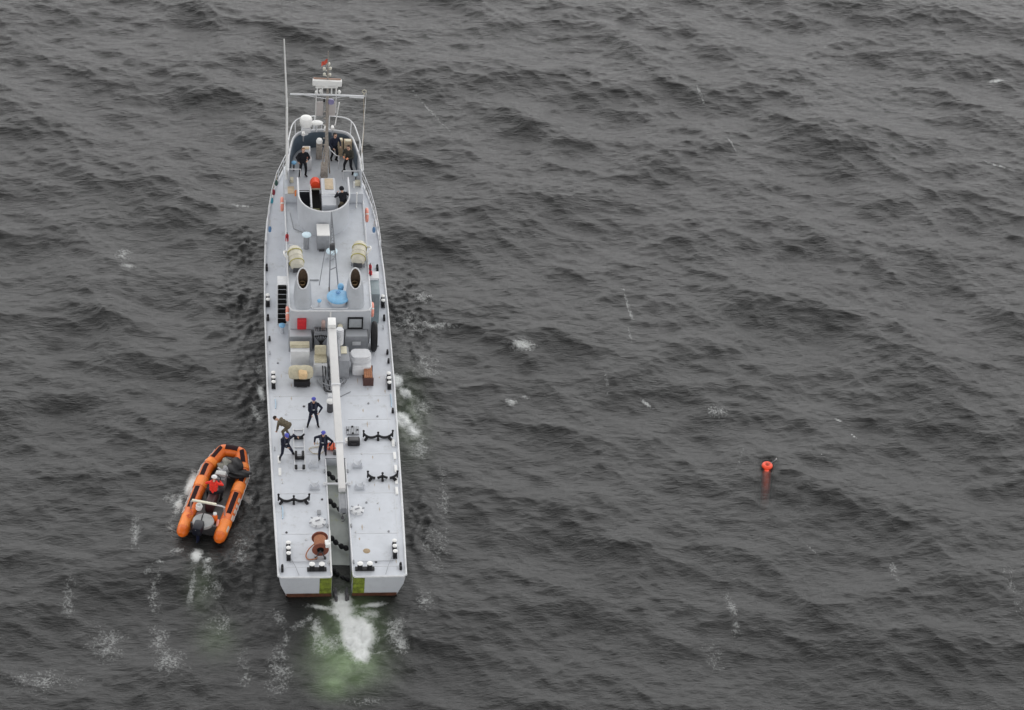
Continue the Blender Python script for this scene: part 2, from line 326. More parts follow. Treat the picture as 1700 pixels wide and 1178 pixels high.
def water_material():
    m = bpy.data.materials.new('sea water'); m.use_nodes = True
    n = m.node_tree.nodes; l = m.node_tree.links; n.clear()
    N = lambda t, **k: (lambda q: ([setattr(q, a, b) for a, b in k.items()], q)[1])(n.new(t))
    def math_(op, a, b=None, clamp=False):
        q = N('ShaderNodeMath', operation=op, use_clamp=clamp)
        for i, v in enumerate((a, b)):
            if v is None: continue
            if isinstance(v, (int, float)): q.inputs[i].default_value = v
            else: l.new(v, q.inputs[i])
        return q.outputs[0]
    tc = N('ShaderNodeTexCoord'); P = tc.outputs['Object']
    def noise(scale, detail=6, rough=0.6, vec=None, dist=0.0):
        q = N('ShaderNodeTexNoise'); q.inputs['Scale'].default_value = scale; q.inputs['Detail'].default_value = detail
        q.inputs['Roughness'].default_value = rough; q.inputs['Distortion'].default_value = dist
        l.new(vec or P, q.inputs['Vector']); return q.outputs['Fac']
    def ramp(v, a, b):
        q = N('ShaderNodeMapRange'); q.interpolation_type = 'SMOOTHSTEP'; q.inputs['From Min'].default_value = a; q.inputs['From Max'].default_value = b
        l.new(v, q.inputs['Value']); return q.outputs[0]
    att = lambda s: (lambda q: (setattr(q, 'attribute_name', s), q.outputs['Fac'])[1])(N('ShaderNodeAttribute'))
    mp = N('ShaderNodeMapping'); mp.inputs['Rotation'].default_value = (0, 0, rad(24)); mp.inputs['Scale'].default_value = (0.36, 1.0, 1.0); l.new(P, mp.inputs['Vector'])
    mv = mp.outputs[0]
    gust = ramp(noise(0.10, 3, 0.5), 0.35, 0.65)
    # fine ripples (real relief, in metres)
    b1 = N('ShaderNodeBump'); b1.inputs['Strength'].default_value = 1.0; b1.inputs['Distance'].default_value = 0.072
    l.new(noise(3.2, 7, 0.66, mv, 0.4), b1.inputs['Height'])
    b2 = N('ShaderNodeBump'); b2.inputs['Strength'].default_value = 1.0; b2.inputs['Distance'].default_value = 0.034
    l.new(noise(9, 7, 0.7, mv, 0.3), b2.inputs['Height']); l.new(b1.outputs[0], b2.inputs['Normal'])
    # base water
    pb = N('ShaderNodeBsdfPrincipled'); pb.inputs['Specular IOR Level'].default_value = 0.52; pb.inputs['IOR'].default_value = 1.33; pb.inputs['Roughness'].default_value = 0.10
    mix = N('ShaderNodeMix', data_type='RGBA'); mix.inputs['A'].default_value = (0.0140, 0.0144, 0.0144, 1); mix.inputs['B'].default_value = (0.20, 0.285, 0.15, 1)
    gn = math_('MULTIPLY', att('green'), math_('ADD', math_('MULTIPLY', noise(1.1, 5, 0.6), 1.2), 0.15), True)
    l.new(gn, mix.inputs['Factor']); l.new(mix.outputs['Result'], pb.inputs['Base Color']); l.new(b2.outputs[0], pb.inputs['Normal'])
    # clear patch: the water lets the submerged float show
    tr = N('ShaderNodeBsdfTransparent'); tr.inputs['Color'].default_value = (0.8, 0.85, 0.82, 1)
    m1 = N('ShaderNodeMixShader'); l.new(math_('MULTIPLY', att('clear'), math_('ADD', math_('MULTIPLY', noise(2.0, 3, 0.5), 0.9), 0.42), True), m1.inputs[0]); l.new(pb.outputs[0], m1.inputs[1]); l.new(tr.outputs[0], m1.inputs[2])
    # foam
    F = att('foam')
    cell = N('ShaderNodeTexVoronoi', feature='DISTANCE_TO_EDGE'); cell.inputs['Scale'].default_value = 2.3
    wv = N('ShaderNodeVectorMath', operation='MULTIPLY_ADD'); nz = N('ShaderNodeTexNoise'); nz.inputs['Scale'].default_value = 2.2; nz.inputs['Detail'].default_value = 5
    l.new(P, nz.inputs['Vector']); l.new(nz.outputs['Color'], wv.inputs[0]); wv.inputs[1].default_value = (0.9, 0.9, 0.9); l.new(P, wv.inputs[2]); l.new(wv.outputs[0], cell.inputs['Vector'])
    web = ramp(cell.outputs['Distance'], 0.20, 0.0)
    rid = math_('SUBTRACT', 1.0, math_('MULTIPLY', math_('ABSOLUTE', math_('SUBTRACT', noise(1.9, 6, 0.62, None, 0.8), 0.5)), 4.5), True)
    fine = noise(8.5, 8, 0.78)
    patt = math_('ADD', math_('ADD', math_('MULTIPLY', web, 0.07), math_('MULTIPLY', rid, 0.26)), math_('MULTIPLY', fine, 1.08))
    lev = math_('ADD', math_('ADD', patt, math_('MULTIPLY', F, 1.05)), math_('MULTIPLY', math_('SUBTRACT', noise(0.9, 4, 0.6), 0.5), 0.55))
    fm = ramp(lev, 1.06, 1.44)
    fm = math_('MULTIPLY', fm, math_('MULTIPLY', ramp(F, 0.10, 0.28), math_('ADD', math_('MULTIPLY', ramp(F, 0.40, 0.85), 0.6), 0.40)))
    spk = math_('MULTIPLY', ramp(noise(9, 4, 0.6), 0.70, 0.80), math_('MULTIPLY', ramp(noise(0.35, 4, 0.6), 0.52, 0.66), 0.75))
    fm = math_('MAXIMUM', fm, spk)
    fb = N('ShaderNodeBsdfPrincipled'); fb.inputs['Base Color'].default_value = (0.72, 0.74, 0.73, 1); fb.inputs['Roughness'].default_value = 0.7
    b3 = N('ShaderNodeBump'); b3.inputs['Strength'].default_value = 1.0; b3.inputs['Distance'].default_value = 0.10; l.new(noise(5.0, 6, 0.7), b3.inputs['Height']); l.new(b3.outputs[0], fb.inputs['Normal'])
    m2 = N('ShaderNodeMixShader'); l.new(fm, m2.inputs[0]); l.new(m1.outputs[0], m2.inputs[1]); l.new(fb.outputs[0], m2.inputs[2])
    o = N('ShaderNodeOutputMaterial'); l.new(m2.outputs[0], o.inputs['Surface'])
    return m
me.materials.append(water_material())
deep = MB(); deep.box((13, 23, -9), (160, 160, 0.2))  # added dark sheet, only backs the see-through patch of the sea
deep = deep.build('depth_backing', mat('dark backing sheet', (0.022, 0.024, 0.024), 0.9, 0, 0.1, 0.3)); tag(deep, 'added dark backing sheet below the sea surface', 'depth_backing', kind='structure')

# ------------------------------------------------------------------ the ship (x starboard, y forward, z up, stern at y = 0)
ship = empty('recovery_ship')
tag(ship, 'long pale grey naval recovery ship with crane boom, mast and split stern ramp', 'ship')
def interp(t, tab):
    return float(np.interp(t, [a for a, b in tab], [b for a, b in tab]))
HB = [(0, 2.93), (4.4, 3.02), (8.8, 3.08), (13.4, 3.14), (20, 3.14), (23, 3.08), (25.3, 3.0), (27, 2.88), (28.5, 2.68), (30, 2.36), (31.5, 1.85), (32.8, 1.25), (33.8, 0.6), (34.3, 0.05)]
hb = lambda y: interp(y, HB)
zd = lambda y: 1.4 + 0.95 * max(0, (y - 15) / 19.3) ** 1.7
SW = 0.48      # half width of the stern slot
SE = 8.3       # its forward end
ST = [0, 1, 2, 3, 4.4, 6, 7, SE, 10, 12, 14, 16, 18, 20, 22, 23.5, 25, 26, 27, 28, 29, 30, 31, 31.8, 32.5, 33.1, 33.6, 34.0, 34.3]
def side_pt(y, k):      # k: 0 deck edge .. 4 keel side
    b = hb(y); z0 = zd(y); fwd = max(0, (y - 24) / 10.3)
    zz = [z0, z0 * 0.62, 0.12, -0.45, -1.3][k]
    bb = [1.0, 0.985, 0.95, 0.86, 0.5][k] - fwd * [0, 0.12, 0.30, 0.42, 0.45][k]
    if y < 2: bb -= (2 - y) / 2 * [0, 0.015, 0.075, 0.20, 0.24][k]
    yy = y - fwd ** 2 * [0, 0.5, 1.1, 1.6, 2.4][k] + ([0, 0.02, 0.10, 0.3, 0.8][k] if y < 0.5 else 0)
    return (b * max(bb, 0.02), yy, zz)
h = MB()
for s in (-1, 1):
    R = []
    for y in ST:
        R.append([h.bm.verts.new((s * p[0], p[1], p[2])) for p in (side_pt(y, k) for k in range(5))])
    for A, B in zip(R, R[1:]):
        for k in range(4): h.bm.faces.new((A[k], A[k + 1], B[k + 1], B[k]))
    # transom half
    inner = [h.bm.verts.new((s * SW, side_pt(0, k)[1], side_pt(0, k)[2])) for k in range(5)]
    for k in range(4): h.bm.faces.new((R[0][k], R[0][k + 1], inner[k + 1], inner[k]))
    # slot wall
    h.quad((s * SW, 0.0, 1.39), (s * SW, SE, 1.39), (s * SW, SE, 0.2), (s * SW, 0.3, -1.0))
h.quad((-SW, SE, 1.39), (SW, SE, 1.39), (SW, SE, 0.2), (-SW, SE, 0.2))
hull = h.build('hull', GREY, ship)
# red brown boot top band and weedy green corners by the slot, a few mm proud of the plating
for s in (-1, 1):
    b = MB(); P = []
    for y in [0, 1, 2, 4.4, 8, 12, 16, 20, 24]:
        q0 = side_pt(y, 2); q1 = side_pt(y, 3)
        P.append([(s * (q0[0] + 0.006), q0[1], q0[2] + 0.12), (s * (q0[0] + 0.02), q0[1], q0[2] - 0.1), (s * (q1[0] + 0.02), q1[1], q1[2])])
    for A, B in zip(P, P[1:]):
        for k in range(2): b.quad(A[k], A[k + 1], B[k + 1], B[k])
    tz = lambda z: -0.012 + (0.10 * (1.4 - z) / 1.28 if z > 0.12 else 0.10 + 0.2 * (0.12 - z) / 0.57)
    xo = side_pt(0, 2)[0]; xo2 = side_pt(0, 3)[0]
    b.quad((s * SW, 0.055, 0.27), (s * (xo + 0.01), 0.055, 0.27), (s * (xo - 0.02), 0.078, 0.10), (s * SW, 0.078, 0.10)); b.quad((s * SW, 0.078, 0.10), (s * (xo - 0.02), 0.078, 0.10), (s * xo2, 0.27, -0.45), (s * SW, 0.27, -0.45))
    b.build('boot_stripe', BOOT, hull)
    g = MB(); kk = [(side_pt(0, 0)[1], 1.37), (side_pt(0, 1)[1], side_pt(0, 1)[2]), (side_pt(0, 2)[1], side_pt(0, 2)[2])]
    for (ya, za), (yb, zb_) in zip(kk, kk[1:]): g.quad((s * (SW + 0.01), ya - 0.012, za), (s * 1.04, ya - 0.012, za), (s * 1.04, yb - 0.012, zb_), (s * (SW + 0.01), yb - 0.012, zb_))
    g.quad((s * (SW + 0.002), 0.0, 1.3), (s * (SW - 0.006), 0.0, 1.3), (s * (SW - 0.006), 0.9, 1.0), (s * (SW - 0.006), 0.9, 0.0))
    g.build('weed_patch', GREENP, hull)
# main deck: one plate with the slot cut out
d = MB(); row = []
for y in ST:
    xs = [-hb(y), -hb(y) * 0.75, -SW, SW, hb(y) * 0.75, hb(y)] if hb(y) * 0.75 > SW else [-hb(y), -hb(y) * .6, -hb(y) * .3, hb(y) * .3, hb(y) * .6, hb(y)]
    yo = -0.05 if y == 0 else y
    row.append((y, [d.bm.verts.new((x * 1.004, yo, zd(y) + 0.02)) for x in xs]))
for (ya, A), (yb, B) in zip(row, row[1:]):
    for k in range(5):
        if k == 2 and ya < SE - .01: continue
        d.bm.faces.new((A[k], A[k + 1], B[k + 1], B[k]))
deck = d.build('main_deck', DECK, ship)
# raised rubbing edge along the gunwale and round the transom corners
for s in (-1, 1):
    g = MB()
    g.tube([(s * hb(y) * 1.004, y, zd(y) + 0.035) for y in [0, 1, 2.5, 4.4, 6.5, 8.8, 11, 13.4, 16, 18, 20, 21.5, 23, 24.2, 25.3, 26.2, 27, 27.8, 28.5, 29.3, 30, 30.8, 31.5, 32.2, 32.8, 33.3, 33.8, 34.2]], 0.055, 8)
    g.tube([(s * (SW + 0.06), -0.07, 1.425), (s * 1.5, -0.08, 1.425), (s * (hb(0) - 0.12), -0.07, 1.425), (s * hb(0), 0.02, 1.435)], 0.05, 8)
    g.tube([(s * (SW + 0.06), -0.07, 1.43), (s * (SW + 0.015), 0.03, 1.44), (s * (SW + 0.01), SE * 0.5, 1.44), (s * (SW + 0.01), SE - 0.1, 1.44)], 0.035, 8)
    g.build('gunwale', RAIL, deck)
    # welded seam strips across the deck plates
    for y in (0.62, 2.9, 5.75, 8.6, 11.2, 13.0):
        MB().box((s * (hb(y) * 0.5 + SW * 0.5), y, zd(y) + 0.026), (hb(y) - SW - 0.5, 0.02, 0.012)).build('deck_seam', RAIL, deck)
    MB().box((s * (hb(4) - 0.3), 6.2, zd(5) + 0.026), (0.02, 12.0, 0.012)).build('deck_seam', RAIL, deck)
# sloping ramp in the slot
r = MB(); r.quad((-SW, -0.25, -0.75), (SW, -0.25, -0.75), (SW, 3.4, 0.35), (-SW, 3.4, 0.35)); r.quad((-SW, 3.4, 0.35), (SW, 3.4, 0.35), (SW, SE, 0.95), (-SW, SE, 0.95))
ramp = r.build('stern_ramp', RAMP, ship, smooth=False)
rz = lambda y: -0.75 + (y + 0.25) / 3.65 * 1.1 if y < 3.4 else 0.35 + (y - 3.4) / 4.9 * 0.6
for yc in (7.1, 5.35, 3.1, 1.45):
    a = MB(); z = rz(yc) + 0.22
    a.tube([(-0.42, yc + 0.35, z + 0.22), (0.0, yc, z), (0.42, yc - 0.35, z + 0.05)], 0.035, 8)
    rl = a.build('ramp_roller', STEEL, ship)
    for x, dy, dz in ((-0.34, 0.28, 0.2), (-0.16, 0.12, 0.09), (0.10, -0.1, 0.03), (0.30, -0.25, 0.06)):
        q = MB(); q.lathe((x, yc + dy, z + dz), [(0.05, -0.085), (0.125, -0.07), (0.15, 0.0), (0.125, 0.07), (0.05, 0.085)], 16, Matrix.Rotation(rad(40), 3, 'Z') @ RY90)
        q.build('rubber_wheel', DARK, rl)
q = MB()
for x in (-0.3, 0.25):
    q.box((x, 0.05, 0.05), (0.12, 0.5, 0.5), 0.2, 0.03); q.tube([(x, 0.3, 0.4), (x * 0.8, -0.2, 0.15), (x, -0.3, -0.2)], 0.06, 8)
q.build('stern_fender', STEEL, ramp)
MB().cyl((-0.62, 6.35, 1.50), (0.62, 6.35, 1.50), 0.05).box((-0.6, 6.35, 1.46), (0.12, 0.2, 0.12), 0, 0.01).box((0.6, 6.35, 1.46), (0.12, 0.2, 0.12), 0, 0.01).build('slot_crossbar', RAIL, ship)
for s in (-1, 1):
    for y in (0.9, 3.4, 7.3): MB().box((s * (SW + 0.08), y, 1.47), (0.07, 0.22, 0.07), 0, 0.01).build('slot_cleat', MID, ship)

# bollards: dark double posts with white caps on a base
def bollard_side(x, y, n=2, rz=0.0, sc=1.0):
    z = zd(y) + 0.02; a = MB(); c, s = math.cos(rz), math.sin(rz)
    P = lambda u: (x - s * u, y + c * u)
    L = 0.30 * (n - 1) + 0.12
    a.box((x, y, z + 0.05), (0.20 * sc, (L + 0.30) * sc, 0.06), rz, 0.01)
    for i in range(n):
        u = (i - (n - 1) / 2) * 0.36 * sc; px, py = P(u)
        a.cyl((px, py, z + 0.05), (px, py, z + 0.36), 0.095 * sc, n=16)
    o = a.build('bollard', DARK, ship)
    for i in range(n):
        u = (i - (n - 1) / 2) * 0.36 * sc; px, py = P(u)
        MB().lathe((px, py, z + 0.355), [(0.10 * sc, 0), (0.115 * sc, 0.02), (0.112 * sc, 0.05), (0.06 * sc, 0.075), (0.0, 0.08)], 16).build('bollard_cap', WHITE, o)
for x, y, n in ((-3.0, 20.4, 2), (2.92, 20.3, 2), (-2.86, 14.05, 3), (2.90, 13.95, 3), (-2.45, 1.55, 3), (2.50, 1.60, 3)):
    bollard_side(x, y, n)
for x in (-1.17, 1.05): bollard_side(x, 0.42, 2, rad(90), 1.25)
def chock(x, y, n=2, L=0.34):
    z = zd(y) + 0.02
    MB().box((x, y, z + 0.08), (0.12, L, 0.16), 0, 0.03).cyl((x, y - L * 0.28, z + 0.1), (x, y - L * 0.28, z + 0.24), 0.05).cyl((x, y + L * 0.28, z + 0.1), (x, y + L * 0.28, z + 0.24), 0.05).build('fairlead', DARK, ship)
for x, y, L in ((-3.0, 23.15, 0.40), (2.78, 23.1, 0.40), (-3.02, 19.1, 0.34), (2.93, 19.05, 0.34), (2.95, 16.3, 0.16), (2.97, 15.6, 0.16), (-2.76, 0.45, 0.36), (2.72, 0.5, 0.36), (2.97, 11.7, 0.16), (-2.98, 17.4, 0.15)):
    chock(x, y, 2, L)
for x, y in ((-3.0, 21.9), (-3.0, 25.2), (2.8, 22.0), (2.85, 18.3), (-2.98, 16.3), (2.97, 9.2), (-2.9, 8.9)):
    z = zd(y) + 0.02
    MB().cyl((x, y, z), (x, y, z + 0.10), 0.03).tube([(x - 0.01, y - 0.14, z + 0.11), (x, y, z + 0.10), (x - 0.01, y + 0.14, z + 0.11)], 0.024, 6).build('deck_cleat', MID, ship)
# white edge plates on the after deck sides
for x, y in [(2.86, 9.35), (2.88, 8.4), (2.88, 7.45), (2.86, 6.6), (2.84, 5.85), (-2.72, 8.2), (-2.70, 7.3)]:
    MB().box((x, y, zd(y) + 0.05), (0.14, 0.52, 0.07), 0, 0.015).build('edge_plate', WHITE, ship)
# faint blue grey scupper pipes along the edge
for x, y, l in ((2.93, 12.6, 1.0), (-2.80, 12.4, 0.7), (-2.66, 4.4, 0.9)):
    MB().tube([(x, y - l / 2, zd(y) + 0.05), (x + 0.03, y, zd(y) + 0.06), (x, y + l / 2, zd(y) + 0.05)], 0.03, 6).build('deck_pipe', mat('dull blue pipe', (0.38, 0.50, 0.60), 0.5), ship)
random.seed(3)
for x, y in ((1.35, 5.05), (1.9, 5.0), (-2.3, 11.6), (2.2, 11.4), (-1.4, 12.2), (1.3, 8.6), (-0.75, 5.3), (0.75, 3.0), (-1.6, 2.5), (2.3, 3.0), (-2.6, 6.5), (1.8, 12.4), (-2.5, 3.0), (1.6, 0.9), (-0.75, 2.6), (2.5, 16.9), (-2.6, 15.6), (-2.55, 13.0)):
    MB().cyl((x, y, zd(y) + 0.02), (x, y, zd(y) + 0.045), 0.055, n=12).torus((x, y, zd(y) + 0.05), 0.045, 0.012, n=12, k=6).build('pad_eye', random.choice((MID, STEEL, RAIL)), ship)
RSTR = mat('rust streak', (0.42, 0.36, 0.30), 0.8, 0, 0.25, 9.0)
for k in range(26):
    x = random.choice((-1, 1)) * random.uniform(0.7, 2.75); y = random.uniform(0.5, 14.5); l = random.uniform(0.12, 0.55); wv_ = random.uniform(0.012, 0.04)
    MB().prism([(x, y), (x + wv_, y + l * .5), (x + wv_ * .4, y + l), (x - wv_, y + l * 0.6)], 1.421, 1.4235).build('rust_streak', RSTR, deck)
# torpedo cradles: wavy black bars with knobbed ends
def cradle(x, y, w, split=False):
    z = zd(y) + 0.05; N = 25; a = MB()
    pts = []
    for i in range(N):
        t = -1 + 2 * i / (N - 1)
        pts.append((x + t * w / 2, y, z + 0.18 - 0.16 * abs(math.sin(t * math.pi)) ** 0.8 + 0.10 * abs(t) ** 3))
    if split:
        segs = [pts[0:7], pts[8:17], pts[18:25]]
    else: segs = [pts]
    for sg in segs: a.tube(sg, 0.062, 8)
    for t in (-0.82, 0.0, 0.82):
        a.box((x + t * w / 2, y - 0.08, z + 0.02), (0.11, 0.26, 0.12), t * 0.6, 0.015)
    for t in (-1, 0, 1):
        a.cyl((x + t * w / 2, y + 0.03, z + 0.05), (x + t * w / 2, y + 0.03, z + (0.40 if t else 0.30)), 0.04).sph((x + t * w / 2, y + 0.03, z + (0.42 if t else 0.31)), 0.06, 10)
    a.build('torpedo_cradle', DARK, ship)
cradle(2.14, 9.75, 1.42); cradle(2.20, 6.75, 1.42, True); cradle(-2.10, 5.15, 1.45)
# grey saddle blocks either side of the slot
def saddle(x, y):
    z = zd(y) + 0.02; a = MB(); A = []
    prof = [(-0.21, 0), (0.21, 0), (0.21, 0.34)] + [(0.16 * math.cos(t), 0.34 - 0.16 * math.sin(t)) for t in [rad(k) for k in range(0, 181, 20)]] + [(-0.21, 0.34)]
    f0 = [a.bm.verts.new((x + p, y - 0.13, z + q)) for p, q in prof]; f1 = [a.bm.verts.new((x + p, y + 0.13, z + q)) for p, q in prof]
    a.bm.faces.new(f0); a.bm.faces.new(f1[::-1])
    for k in range(len(prof)): a.bm.faces.new((f0[k], f1[k], f1[(k + 1) % len(prof)], f0[(k + 1) % len(prof)]))
    a.box((x, y, z + 0.02), (0.5, 0.34, 0.03))
    a.build('saddle_block', GREY, ship, smooth=False)
for x, y in ((1.04, 7.70), (-1.08, 6.15), (1.08, 6.12), (-1.06, 7.75)): saddle(x, y)
# round deck hatches with clips
def deck_hatch(x, y, r=0.33):
    z = zd(y) + 0.02; a = MB()
    a.lathe((x, y, z), [(r + 0.05, 0), (r + 0.05, 0.07), (r, 0.10), (r - 0.02, 0.13), (r * 0.5, 0.155), (0, 0.16)], 28, capb=False)
    o = a.build('deck_hatch', RAIL, ship)
    for k in range(6):
        t = k * math.pi / 3 + 0.3
        MB().box((x + math.cos(t) * (r + 0.03), y + math.sin(t) * (r + 0.03), z + 0.12), (0.13, 0.05, 0.05), t, 0.01).build('hatch_clip', MID, o)
    MB().box((x, y, z + 0.18), (0.24, 0.05, 0.04), 0.4, 0.01).build('hatch_handle', MID, o)
deck_hatch(-1.02, 3.65); deck_hatch(0.88, 4.45, 0.27)
MB().box((-0.93, 4.35, 1.46), (0.18, 0.30, 0.08), 0, 0.02).build('deck_socket', MID, ship)
MB().lathe((1.20, 1.68, 1.424), [(0.17, 0), (0.16, 0.006), (0, 0.008)], 20, capb=False).build('rust_stain', mat('rust stain', (0.36, 0.27, 0.17), 0.8, 0, 0.2, 9.0), deck)
# low stern rails / wires and flagstaff
f = MB(); f.cyl((-0.52, 0.2, 1.42), (-0.55, 1.9, 2.55), 0.045, 0.035); f.cyl((-0.66, 0.75, 1.42), (-0.53, 0.9, 1.9), 0.02)
f.build('ensign_staff', WHITE, ship)
for s in (-1, 1):
    MB().tube([(s * 2.0, 0.05, 1.46), (s * 2.15, 0.6, 1.5), (s * 2.4, 1.3, 1.48)], 0.012, 5).tube([(s * 0.75, 0.95, 1.46), (s * 1.4, 0.92, 1.47), (s * 2.4, 0.95, 1.46)], 0.014, 5).build('wire_stay', MID, ship)
# trolley track with cradles on the port side
t = MB()
for x in (-1.98, -1.48): t.box((x, 8.95, 1.47), (0.05, 3.1, 0.07), 0, 0.01)
for y in (7.45, 8.3, 9.1, 10.4): t.box((-1.73, y, 1.45), (0.5, 0.06, 0.04))
trk = t.build('trolley_track', RAIL, ship)
MB().box((-1.73, 9.75, 1.50), (0.46, 0.16, 0.12), 0, 0.02).tube([(-2.0, 9.75, 1.72), (-1.86, 9.75, 1.56), (-1.73, 9.75, 1.53), (-1.60, 9.75, 1.56), (-1.46, 9.75, 1.72)], 0.05).build('trolley_cradle', DARK, trk)
MB().box((-1.73, 8.25, 1.50), (0.44, 0.16, 0.10), 0, 0.02).box((-1.90, 8.42, 1.56), (0.12, 0.42, 0.16), 0, 0.02).box((-1.56, 8.42, 1.56), (0.12, 0.42, 0.16), 0, 0.02).build('trolley_cradle', DARK, trk)
for x in (-1.92, -1.55): MB().box((x, 7.55, 1.52), (0.13, 0.26, 0.12), 0, 0.02).build('wheel_block', DARK, trk)
# mushroom vents
def mushroom(x, y, z, r, hgt, capm, stem=GREY, nm='mushroom_vent', rs=0.62, thick=0.10):
    o = MB().cyl((x, y, z), (x, y, z + hgt), r * rs, n=20).build(nm, stem, ship)
    MB().lathe((x, y, z + hgt - 0.02), [(r * 0.9, -0.02), (r, 0.01), (r, thick * 0.5), (r * 0.8, thick * 0.85), (r * 0.4, thick), (0, thick + 0.01)], 28).build('vent_cap', capm, o)
    return o
mushroom(-0.12, 11.85, zd(12) + .02, 0.20, 0.62, WHITE, STEEL, rs=0.8)
PALEB = mat('pale blue white paint', (0.58, 0.72, 0.80), 0.45, 0, 0.1, 5.0)
mushroom(-2.33, 18.05, zd(18) + .02, 0.17, 0.45, BLUE, rs=0.6)
mushroom(-1.0, 22.46, 3.52, 0.24, 0.85, PALEB, MID)
mushroom(0.28, 21.62, 3.52, 0.30, 0.42, PALEB)
mushroom(0.62, 18.72, 3.52, 0.16, 0.32, BLUE, BLUE, rs=0.9, thick=0.22)
mushroom(-0.50, 17.62, 3.52, 0.11, 0.30, BLUE)
o = MB().cyl((0.46, 17.95, 3.5), (0.46, 17.95, 3.78), 0.46, n=32).build('blue_hatch', GREY, ship)
MB().lathe((0.46, 17.95, 3.76), [(0.55, 0), (0.575, 0.03), (0.575, 0.10), (0.53, 0.13), (0.25, 0.16), (0, 0.17)], 40).build('hatch_lid', BLUE, o)
MB().torus((0.46, 18.10, 4.0), 0.11, 0.018).cyl((0.46, 18.10, 3.9), (0.46, 18.1, 4.02), 0.02).box((0.46, 18.10, 4.0), (0.2, 0.02, 0.02)).build('hatch_wheel', mat('mid blue paint', (0.09, 0.25, 0.5), 0.5), o)

# ------------------------------------------------------------------ deckhouse
def rrect(x0, x1, y0, y1, r, n=5):
    P = []
    for cx, cy, a0 in ((x1 - r, y1 - r, 0), (x0 + r, y1 - r, 90), (x0 + r, y0 + r, 180), (x1 - r, y0 + r, 270)):
        for k in range(n + 1):
            a = rad(a0 + 90 * k / n); P.append((cx + r * math.cos(a), cy + r * math.sin(a)))
    return P
HX0, HX1, HY0 = -2.0, 2.12, 17.15
outline = [(-1.95, HY0)] + [(HX0, HY0 + 0.1)] + [(HX0, 29.2), (-1.75, 30.4), (-1.1, 31.1), (0.06, 31.3), (1.2, 31.1), (1.9, 30.4), (HX1, 29.2)] + [(HX1, HY0 + 0.1), (2.07, HY0)]
house = MB().prism(outline, 1.40, 3.5).build('deckhouse', GREY, ship)
MB().prism([(-1.97, HY0 + 0.03), (-1.97, 26.4), (2.09, 26.4), (2.09, HY0 + 0.03)], 3.499, 3.52).build('upper_deck', ROOF, house)
# edge coamings round the upper deck, aft corners rounded, and round the sunken panel between the funnels
c = MB()
c.tube([(HX0, 26.4, 3.54), (HX0, HY0 + 0.3, 3.54), (HX0 + 0.12, HY0 + 0.06, 3.54), (HX0 + 0.35, HY0, 3.54), (1.75, HY0, 3.54), (HX1 - 0.12, HY0 + 0.06, 3.54), (HX1, HY0 + 0.3, 3.54), (HX1, 26.4, 3.54)], 0.045, 8)
c.build('upper_deck_edge', RAIL, house)
MB().tube([(-0.92, 18.5, 3.54), (-0.92, 17.5, 3.54), (-0.78, 17.33, 3.54), (0.86, 17.33, 3.54), (1.0, 17.5, 3.54), (1.0, 18.5, 3.54)], 0.035, 8).build('coaming', RAIL, house)
# aft wall fittings
MB().box((0.06, HY0 - 0.02, 3.2), (0.09, 0.05, 0.62)).build('wall_rib', WHITE, house)
MB().box((-1.38, HY0 - 0.12, 2.82), (0.46, 0.24, 0.58), 0, 0.04).build('hose_cabinet', RED, ship)
w_ = MB()
for dx, dz, sx, sz in ((0, 0.32, 0.78, 0.07), (0, -0.32, 0.78, 0.07), (-0.355, 0, 0.07, 0.57), (0.355, 0, 0.07, 0.57)): w_.box((1.32 + dx, HY0 - 0.05, 2.80 + dz), (sx, 0.08, sz))
wf = w_.build('window_frame', DARK, ship); MB().box((1.32, HY0 - 0.03, 2.80), (0.66, 0.03, 0.60)).build('window_pane', mat('cloudy window', (0.36, 0.38, 0.40), 0.3), wf)
for x in (-1.45, 1.38):
    l = MB().box((x, HY0 - 0.33, 1.9), (1.18, 0.66, 0.95), 0, 0.05).build('locker', MID, ship)
    MB().box((x, HY0 - 0.675, 1.98), (0.42, 0.03, 0.22), 0, 0.008).build('locker_plate', RAIL, l)
    MB().box((x, HY0 - 0.33, 2.39), (1.08, 0.56, 0.03), 0, 0.008).build('locker_lid', GREY, l)
MB().box((-0.45, HY0 - 0.30, 2.0), (0.62, 0.5, 1.15), 0, 0.04).build('valve_chest', MID, ship)
v = MB()
for i in range(7):
    x = -0.68 + 0.085 * i; v.cyl((x, HY0 - 0.4, 2.56), (x + random.uniform(-.04, .04), HY0 - 0.52, 2.80 + random.uniform(0, .14)), 0.018, n=6).sph((x, HY0 - 0.53, 2.86), 0.035, 8)
v.build('valve_lever', STEEL, ship)
MB().lathe((0.55, 16.9, 2.3), [(0.13, 0), (0.14, 0.05), (0.13, 0.5), (0.08, 0.56), (0, 0.57)], 20).build('cream_canister', CREAMW, ship)
MB().cyl((-0.30, HY0 - 0.25, 2.6), (-0.30, HY0 - 0.25, 3.0), 0.1).sph((-0.30, HY0 - 0.25, 3.03), 0.11, 12).build('deck_lamp', mat('dusty pink plastic', (0.5, 0.36, 0.33), 0.5), ship)
